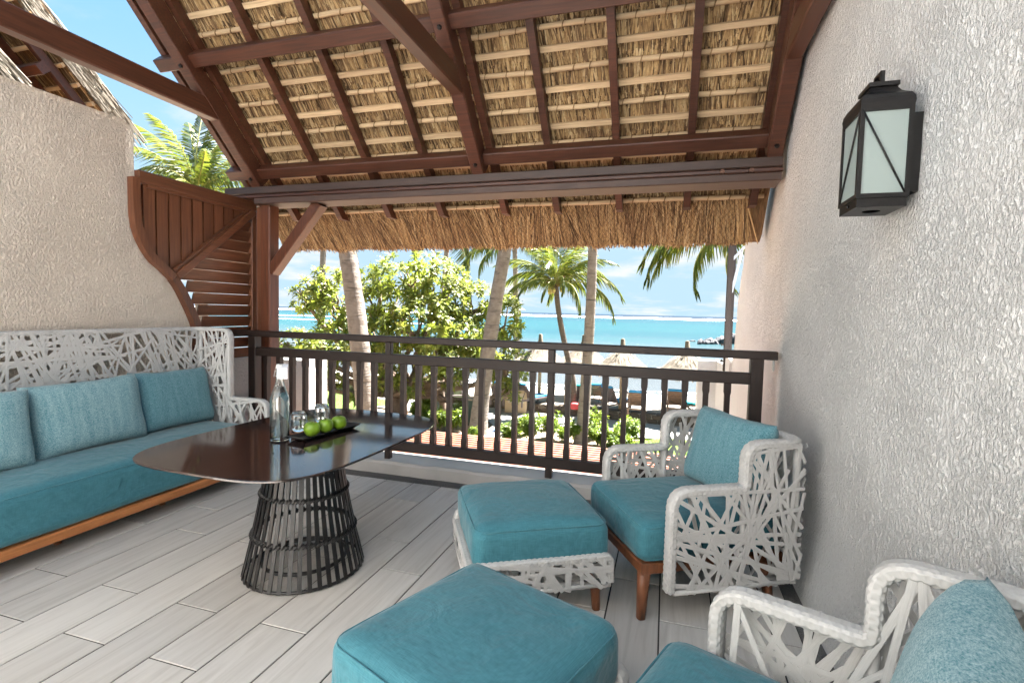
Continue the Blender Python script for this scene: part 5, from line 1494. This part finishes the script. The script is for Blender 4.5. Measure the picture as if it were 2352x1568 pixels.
parasol('thatched parasol standing right of the slim palm trunk', sand_pt(1425, 941), 1.28, 1)
parasol('thatched parasol half hidden behind the small palm', at(1338, 905, 24.5) * 1, 1.28, 2) if 0 else parasol('thatched parasol half hidden behind the slim palm trunk', sand_pt(1337, 913), 1.28, 2)
parasol('thatched parasol just right of the beach tree crown', sand_pt(1238, 912), 1.30, 3)
parasol('thatched parasol farthest right, above the armchair', sand_pt(1572, 950), 1.25, 4)
parasol('thatched parasol glimpsed under the beach tree branches', sand_pt(1050, 906), 1.25, 5)

# ------------------------------------------------------------------ loungers
def lounger(label, px, py, rz, col='towel_blue', frame='lounger_dark', back=48, seed=0, flat=False):
    p = sand_pt(px, py)
    t = thing('sun_lounger', label, 'sun lounger', p, rz, 'sun loungers on the sand')
    f = MB()   # local +y is the foot end (towards the sea), backrest at -y
    for s in (-1, 1): f.bar((s * .30, -.75, .27), (s * .30, 1.1, .27), .05, .07, (1, 0, 0), .006)
    for y in (-.7, .3, 1.05): f.bar((-.30, y, .268), (.30, y, .268), .05, .05, (0, 1, 0), .006)
    tl(f, 'frame', frame, t)
    for x in (-.28, .28):
        for y in (-.65, .95): tl(MB().bar((x, y, -.02), (x, y, .24), .06, .06, (1, 0, 0), .006), 'leg', frame, t)
    a = D2(back); ca, sa = math.cos(a), math.sin(a)
    for k in range(7):
        d = .05 + .105 * k; tl(MB().bar((-.31, -.05 - d * ca, .315 + d * sa), (.31, -.05 - d * ca, .315 + d * sa), .085, .022, (0, -ca, sa), .004), 'backrest_slat', frame, t)
    b = MB()
    for s in (-1, 1): b.bar((s * .33, -.03, .31), (s * .33, -.05 - .76 * ca, .31 + .76 * sa), .035, .06, (1, 0, 0), .005)
    b.bar((-.25, -.55 * ca - .05, .31 + .55 * sa - .02), (-.25, -.62, .27), .03, .03); b.bar((.25, -.55 * ca - .05, .31 + .55 * sa - .02), (.25, -.62, .27), .03, .03)
    tl(b, 'backrest_frame', frame, t)
    tl(MB().bar((0, -.02, .345), (0, 1.08, .345), .58, .07, (1, 0, 0), .02), 'seat_pad', col, t)
    nn = Vector((0, sa, ca)) * .05
    tl(MB().bar(Vector((0, -.06, .34)) + nn, Vector((0, -.05 - .78 * ca, .33 + .78 * sa)) + nn, .58, .06, (1, 0, 0), .02), 'back_pad', col, t)
LG = [('dark lounger with blue pad left of the short upright trunk', 985, 910, .5, 'towel_blue', 'lounger_dark', 30), ('dark lounger with raised blue back right of the short upright trunk', 1040, 916, .7, 'towel_blue', 'lounger_dark', 55),
      ('dark slatted lounger left of the signboard under the parasol', 1148, 922, .15, 'towel_blue', 'lounger_dark', 50), ('dark slatted lounger just behind the signboard', 1180, 926, .0, 'towel_blue', 'lounger_dark', 46), ('lounger with bright blue pad right of the signboard', 1212, 929, -.5, 'towel_blue', 'lounger_dark', 52),
      ('dark lounger with a red bag beside the small palm foot', 1328, 930, -.1, 'towel_teal', 'lounger_dark', 52), ('brown slatted lounger behind the slim palm trunk', 1372, 924, .0, 'towel_blue', 'lounger_brown', 46), ('dark lounger left of the parasol pole on the right', 1404, 940, -.5, 'towel_blue', 'lounger_dark', 60),
      ('grey slatted lounger right of the parasol pole', 1461, 948, .0, 'towel_blue', 'lounger_brown', 52), ('brown slatted lounger above the armchair back', 1549, 946, .0, 'towel_blue', 'lounger_brown', 56)]
for i, (lb, px, py, rz, c, f, bk) in enumerate(LG): lounger(lb, px, py, rz, c, f, bk, i)
lounger('low lounger with turquoise pad beside the right wall', 1596, 950, .2, 'towel_teal', 'lounger_brown', 12)
b = rbox(.35, .22, .25, .07, 6, .03); b.v = [tuple(Vector(v) + sand_pt(1322, 938) + Vector((0, -.2, .13))) for v in b.v]; tag(b.build('beach_bag', 'bag_red'), 'red beach bag on the sand beside a dark lounger', 'bag')
bp = thing('backpack', 'dark backpack with a handle on the lounger near the sign', 'backpack', sand_pt(1172, 922) + Vector((0, -.1, .62)))
part(xf(rbox(.45, .3, .34, .08, 6, .02), Matrix.Translation(bp.location + Vector((0, 0, .15)))), 'bag_body', 'motor_black', bp)
part(MB().tube([bp.location + Vector(v) for v in ((-.2, 0, .3), (-.18, 0, .58), (.02, 0, .62), (.12, 0, .58), (.16, 0, .3))], .014, 6), 'handle', 'motor_black', bp)

# ------------------------------------------------------------------ rope fence posts on the sand
rp = thing('rope_fence', 'grey wooden posts linked by a slack rope on the sand', 'fence', sand_pt(1376, 940))
tops = []
for px, py, h in ((1298, 931, 1.05), (1342, 933, 1.2), (1385, 935, 1.25), (1430, 944, 1.1)):
    b0 = sand_pt(px, py); part(MB().tube([b0 - Vector((0, 0, .1)), b0 + Vector((0, 0, h))], [.06, .055], 8), 'post', 'post_grey', rp); tops.append(b0 + Vector((0, 0, h - .12)))
for a, b in zip(tops, tops[1:]):
    part(MB().tube([a.lerp(b, t) - Vector((0, 0, .30 * 4 * t * (1 - t))) for t in [i / 10 for i in range(11)]], .014, 5), 'rope', 'rope', rp)

# ------------------------------------------------------------------ signboard on the path
SB = on_z(1185, 946, GZ + .08)
sg = thing('signboard', 'tan pedestal sign with slate cap pointing to restaurant and boutiques', 'sign', SB, D2(8))
def sgp(mb, n, mat): return tl(mb, n, mat, sg)
sgp(MB().box((-.46, -.17, 0), (.46, .17, .98)), 'body', 'sign_tan')
sgp(MB().box((-.46, -.185, 0), (-.37, -.171, .98)).box((.37, -.185, 0), (.46, -.171, .98)), 'edge_pilaster', 'sign_tan')
sgp(MB().bar((-.50, 0, 1.02), (.50, 0, 1.02), .44, .085, (0, 1, 0), .01), 'slate_cap', 'slate')
pn = sgp(MB().box((-.33, -.19, .42), (.36, -.172, .84)), 'panel', 'sign_panel')
for tx, x, z, s in (('PISCINE', .04, .71, .085), ('RESTAURANT', .0, .60, .085), ('BOUTIQUES', .05, .49, .085), ('>', .30, .54, .13), ('<', -.28, .70, .13)):
    text_obj(tx, s, pn, Matrix.Translation((x, -.192, z)) @ TX, 'ink', extrude=.001)

# bins and bollard
bn = thing('bin_box', 'pale green slatted box standing by the stone wall', 'box', on_z(1059, 932, GZ + .08), D2(6))
for k in range(7): tl(MB().box((-.28, -.25, .02 + k * .1), (.28, .25, .112 + k * .1)), 'slat', 'bin_green', bn)
tl(MB().box((-.30, -.27, .722), (.30, .27, .76)), 'lid', 'bin_green', bn)
bn = thing('litter_bin', 'dark green litter bin behind the leaning palm trunk', 'bin', on_z(1084, 975, GZ + .06), D2(5))
tl(MB().box((-.17, -.17, 0), (.17, .17, .95)), 'body', 'bin_dark', bn); tl(MB().bar((0, -.21, .99), (0, .21, .99), .42, .05, (1, 0, 0), .01), 'lid', 'post_grey', bn)
bl = thing('bollard_light', 'small path light with a blue-grey cap among the shrubs', 'bollard light', on_z(1143, 1018, GZ + .06))
tl(MB().box((-.07, -.07, 0), (.07, .07, .40)), 'post', 'sign_panel', bl); tl(MB().bar((-.16, 0, .43), (.16, 0, .43), .30, .06, (0, 1, 0), .01), 'cap', 'lamp_blue', bl)

# ------------------------------------------------------------------ boat and rocks on the water
BP = on_z(1480, 862, SEA)
bt_ = thing('motor_boat', 'white motor boat with a black outboard moored off the beach', 'boat', BP, D2(4))
k = BP.length / 30
V = []; sec = [(-2.6, .75, 0), (-1.0, .85, 0), (.8, .78, .03), (2.0, .48, .12), (2.9, .04, .22)]
for x, w, r in sec: V += [(x, -w, .52 + r), (x, -w * .72, -.12), (x, w * .72, -.12), (x, w, .52 + r), (x, w * .86, .50 + r), (x, w * .6, .12), (x, -w * .6, .12), (x, -w * .86, .50 + r)]
tl(MB().add(V, [(i * 8 + j, i * 8 + (j + 1) % 8, (i + 1) * 8 + (j + 1) % 8, (i + 1) * 8 + j) for i in range(4) for j in range(8)] + [tuple(range(7, -1, -1))], False), 'hull', 'boat_white', bt_)
tl(xf(rbox(.42, .36, .62, .1, 6, .02), Matrix.Translation((-2.78, 0, .85))), 'outboard_motor', 'motor_black', bt_); tl(MB().bar((-2.78, 0, .6), (-2.78, 0, -.5), .14, .10), 'motor_leg', 'motor_black', bt_)
tl(MB().tube([(-2.2, -.6, .5), (-2.0, -.55, .85), (-.6, -.5, .70), (-.3, -.5, .5)], .02, 5).tube([(-2.2, .6, .5), (-2.0, .55, .85), (-.6, .5, .70), (-.3, .5, .5)], .02, 5), 'hand_rail', 'steel', bt_)
for y_ in (-.9, .5): tl(MB().box((y_, -.5, .3), (y_ + .3, .5, .36)), 'thwart', 'boat_white', bt_)
rms = []
for s in range(5):
    b = rbox(1, 1, 1, .3, 4); b.v = [tuple(Vector(p) + noise.noise_vector(Vector(p) * 1.8 + Vector((s * 5, 0, 0))) * .22) for p in b.v]
    me = bpy.data.meshes.new('rock'); me.from_pydata(b.v, [], b.f); me.materials.append(MATS['rock_black']); rms.append(me)
rk = thing('rock_groyne', 'black boulders piled in the water near the right wall', 'rocks', on_z(1640, 788, SEA))
rq = random.Random(9)
for i in range(58):
    t = rq.random(); px = 1606 + 80 * t; p = on_z(px, 789 + rq.uniform(-1.5, 1.5), SEA); s = p.length / PXF * rq.uniform(8, 14) * (.75 + .5 * t)
    o = link('boulder', rq.choice(rms), None, rk); o.location = p - rk.location + Vector((0, 0, s * rq.uniform(0, .75) * (.3 + t))); o.scale = (s * 1.2, s, s * .8); o.rotation_euler = tuple(rq.uniform(0, 6.28) for _ in range(3))
o = link('boulder', rms[0], None, rk); p = on_z(1591, 784, SEA); o.location = p - rk.location; o.scale = (p.length / PXF * 12, p.length / PXF * 7, p.length / PXF * 5)

# ------------------------------------------------------------------ neighbouring thatched villa, upper left
def nb_roof(t, xa, xb, K, S0, S1, th, nr, bat=True):
    cs = [(S1, .30), (S1, .30 + th), (S0, .30 + th), (S0, .30)]
    pa = [RP(xa, s, c, K) for s, c in cs]; pb = [RP(xb, s, c, K) for s, c in cs]
    m = MB(); m.add(pa + pb, [(0, 1, 2, 3), (7, 6, 5, 4)] + [(i, 4 + i, 4 + (i + 1) % 4, (i + 1) % 4) for i in range(4)])
    part(m, 'thatch', 'straw_dark', t)
    b = MB(); rr = random.Random(int(K * 100))
    for _ in range(2600):   # frayed verge
        s = rr.uniform(S0, S1); c = rr.uniform(.28, .31 + th); d = (-ES + Vector((rr.gauss(.02, .04), 0, 0)) + EN * rr.gauss(0, .035)).normalized()
        blade(b, RP(xb + rr.uniform(-.01, .012), s, c, K), d, Vector((1, rr.gauss(0, .4), rr.gauss(0, .4))).normalized(), rr.uniform(.15, .4), rr.uniform(.006, .014))
    part(b, 'verge_straw', 'straw_pale', t, 'stuff')
    b = MB()
    for _ in range(2400):
        x = rr.uniform(max(xa, xb - 2.2), xb); s = rr.uniform(S0, S1)
        blade(b, RP(x, s, .29, K), (ES + Vector((rr.gauss(0, .1), 0, 0))).normalized(), (NE + Vector((rr.gauss(0, .4), 0, 0))).normalized(), rr.uniform(.15, .3), rr.uniform(.008, .02))
    part(b, 'straw', 'straw', t, 'stuff')
    x = xb - .10
    for k in range(nr): part(MB().bar(RP(x, S1, .19, K), RP(x, S0 + .1, .19, K), .05, .08, (1, 0, 0), .004), 'rafter', 'timber', t); x -= .36
    s = S0 + .2
    while s < S1 and bat: part(MB().bar(RP(max(xa, xb - 2.4), s, .255, K), RP(xb - .01, s, .255, K), .035, .03, ES, .003), 'batten', 'batten', t); s += .18
nb1 = thing('thatched_villa', 'neighbouring thatched roof with red rafters above the beige wall', 'building', (-6.5, 3.6, 0))
nb_roof(nb1, -9, -5.47, 6.56, -.58, 2.6, .17, 6)
part(MB().bar(RP(-7.4, .02, .10, 6.56), RP(-5.52, .02, .10, 6.56), .09, .09, ES, .005), 'purlin', 'timber_x', nb1)
part(MB().bar((-8.8, 3.55, 2.75), (-5.62, 3.55, 2.75), .10, .16, (0, 1, 0), .005), 'wall_plate', 'timber_grey', nb1)
part(MB().bar((-5.9, 3.55, -3.1), (-5.9, 3.55, 2.67), .14, .14, (1, 0, 0), .005), 'post', 'timber_z', nb1)
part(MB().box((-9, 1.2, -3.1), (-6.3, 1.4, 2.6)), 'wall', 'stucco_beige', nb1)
nb2 = thing('thatched_villa', 'lower thatched verge of the next villa at the far left edge', 'building', (-6.3, 3.0, 0))
nb_roof(nb2, -8, -5.42, 5.70, -.9, .55, .11, 4)
part(MB().bar((-7.6, 2.95, 2.30), (-5.5, 2.95, 2.30), .10, .12, (0, 1, 0), .005), 'wall_plate', 'timber_grey', nb2)
part(MB().bar((-5.6, 2.95, -3.1), (-5.6, 2.95, 2.24), .14, .14, (1, 0, 0), .005), 'post', 'timber_z', nb2)

# neighbouring balcony frame past the right wall
nf = thing('neighbour_window', 'dark timber post with a pale-framed pane beyond the right wall', 'window', (.68, 6.75, .77))
part(MB().bar((.70, 6.66, .60), (.70, 6.66, 2.3), .08, .06, (0, 1, 0), .005), 'post', 'rail_wood_z', nf)
part(MB().bar((.76, 6.9, .80), (.76, 6.9, 2.3), .06, .05, (0, 1, 0), .005), 'post', 'rail_wood_z', nf)
part(MB().bar((.735, 6.74, 1.55), (.83, 6.74, 2.05), .03, .03, (0, 1, 0), .003), 'pane_frame', 'frame_white', nf)
part(MB().bar((.735, 6.74, 1.95), (.86, 6.74, 2.10), .03, .03, (0, 1, 0), .003), 'pane_frame', 'frame_white', nf)
for z in (.72, .92): part(MB().tube([(.655, 6.64, z), (.64, 6.63, z)], .018, 6, False), 'bolt', 'black_metal', nf)
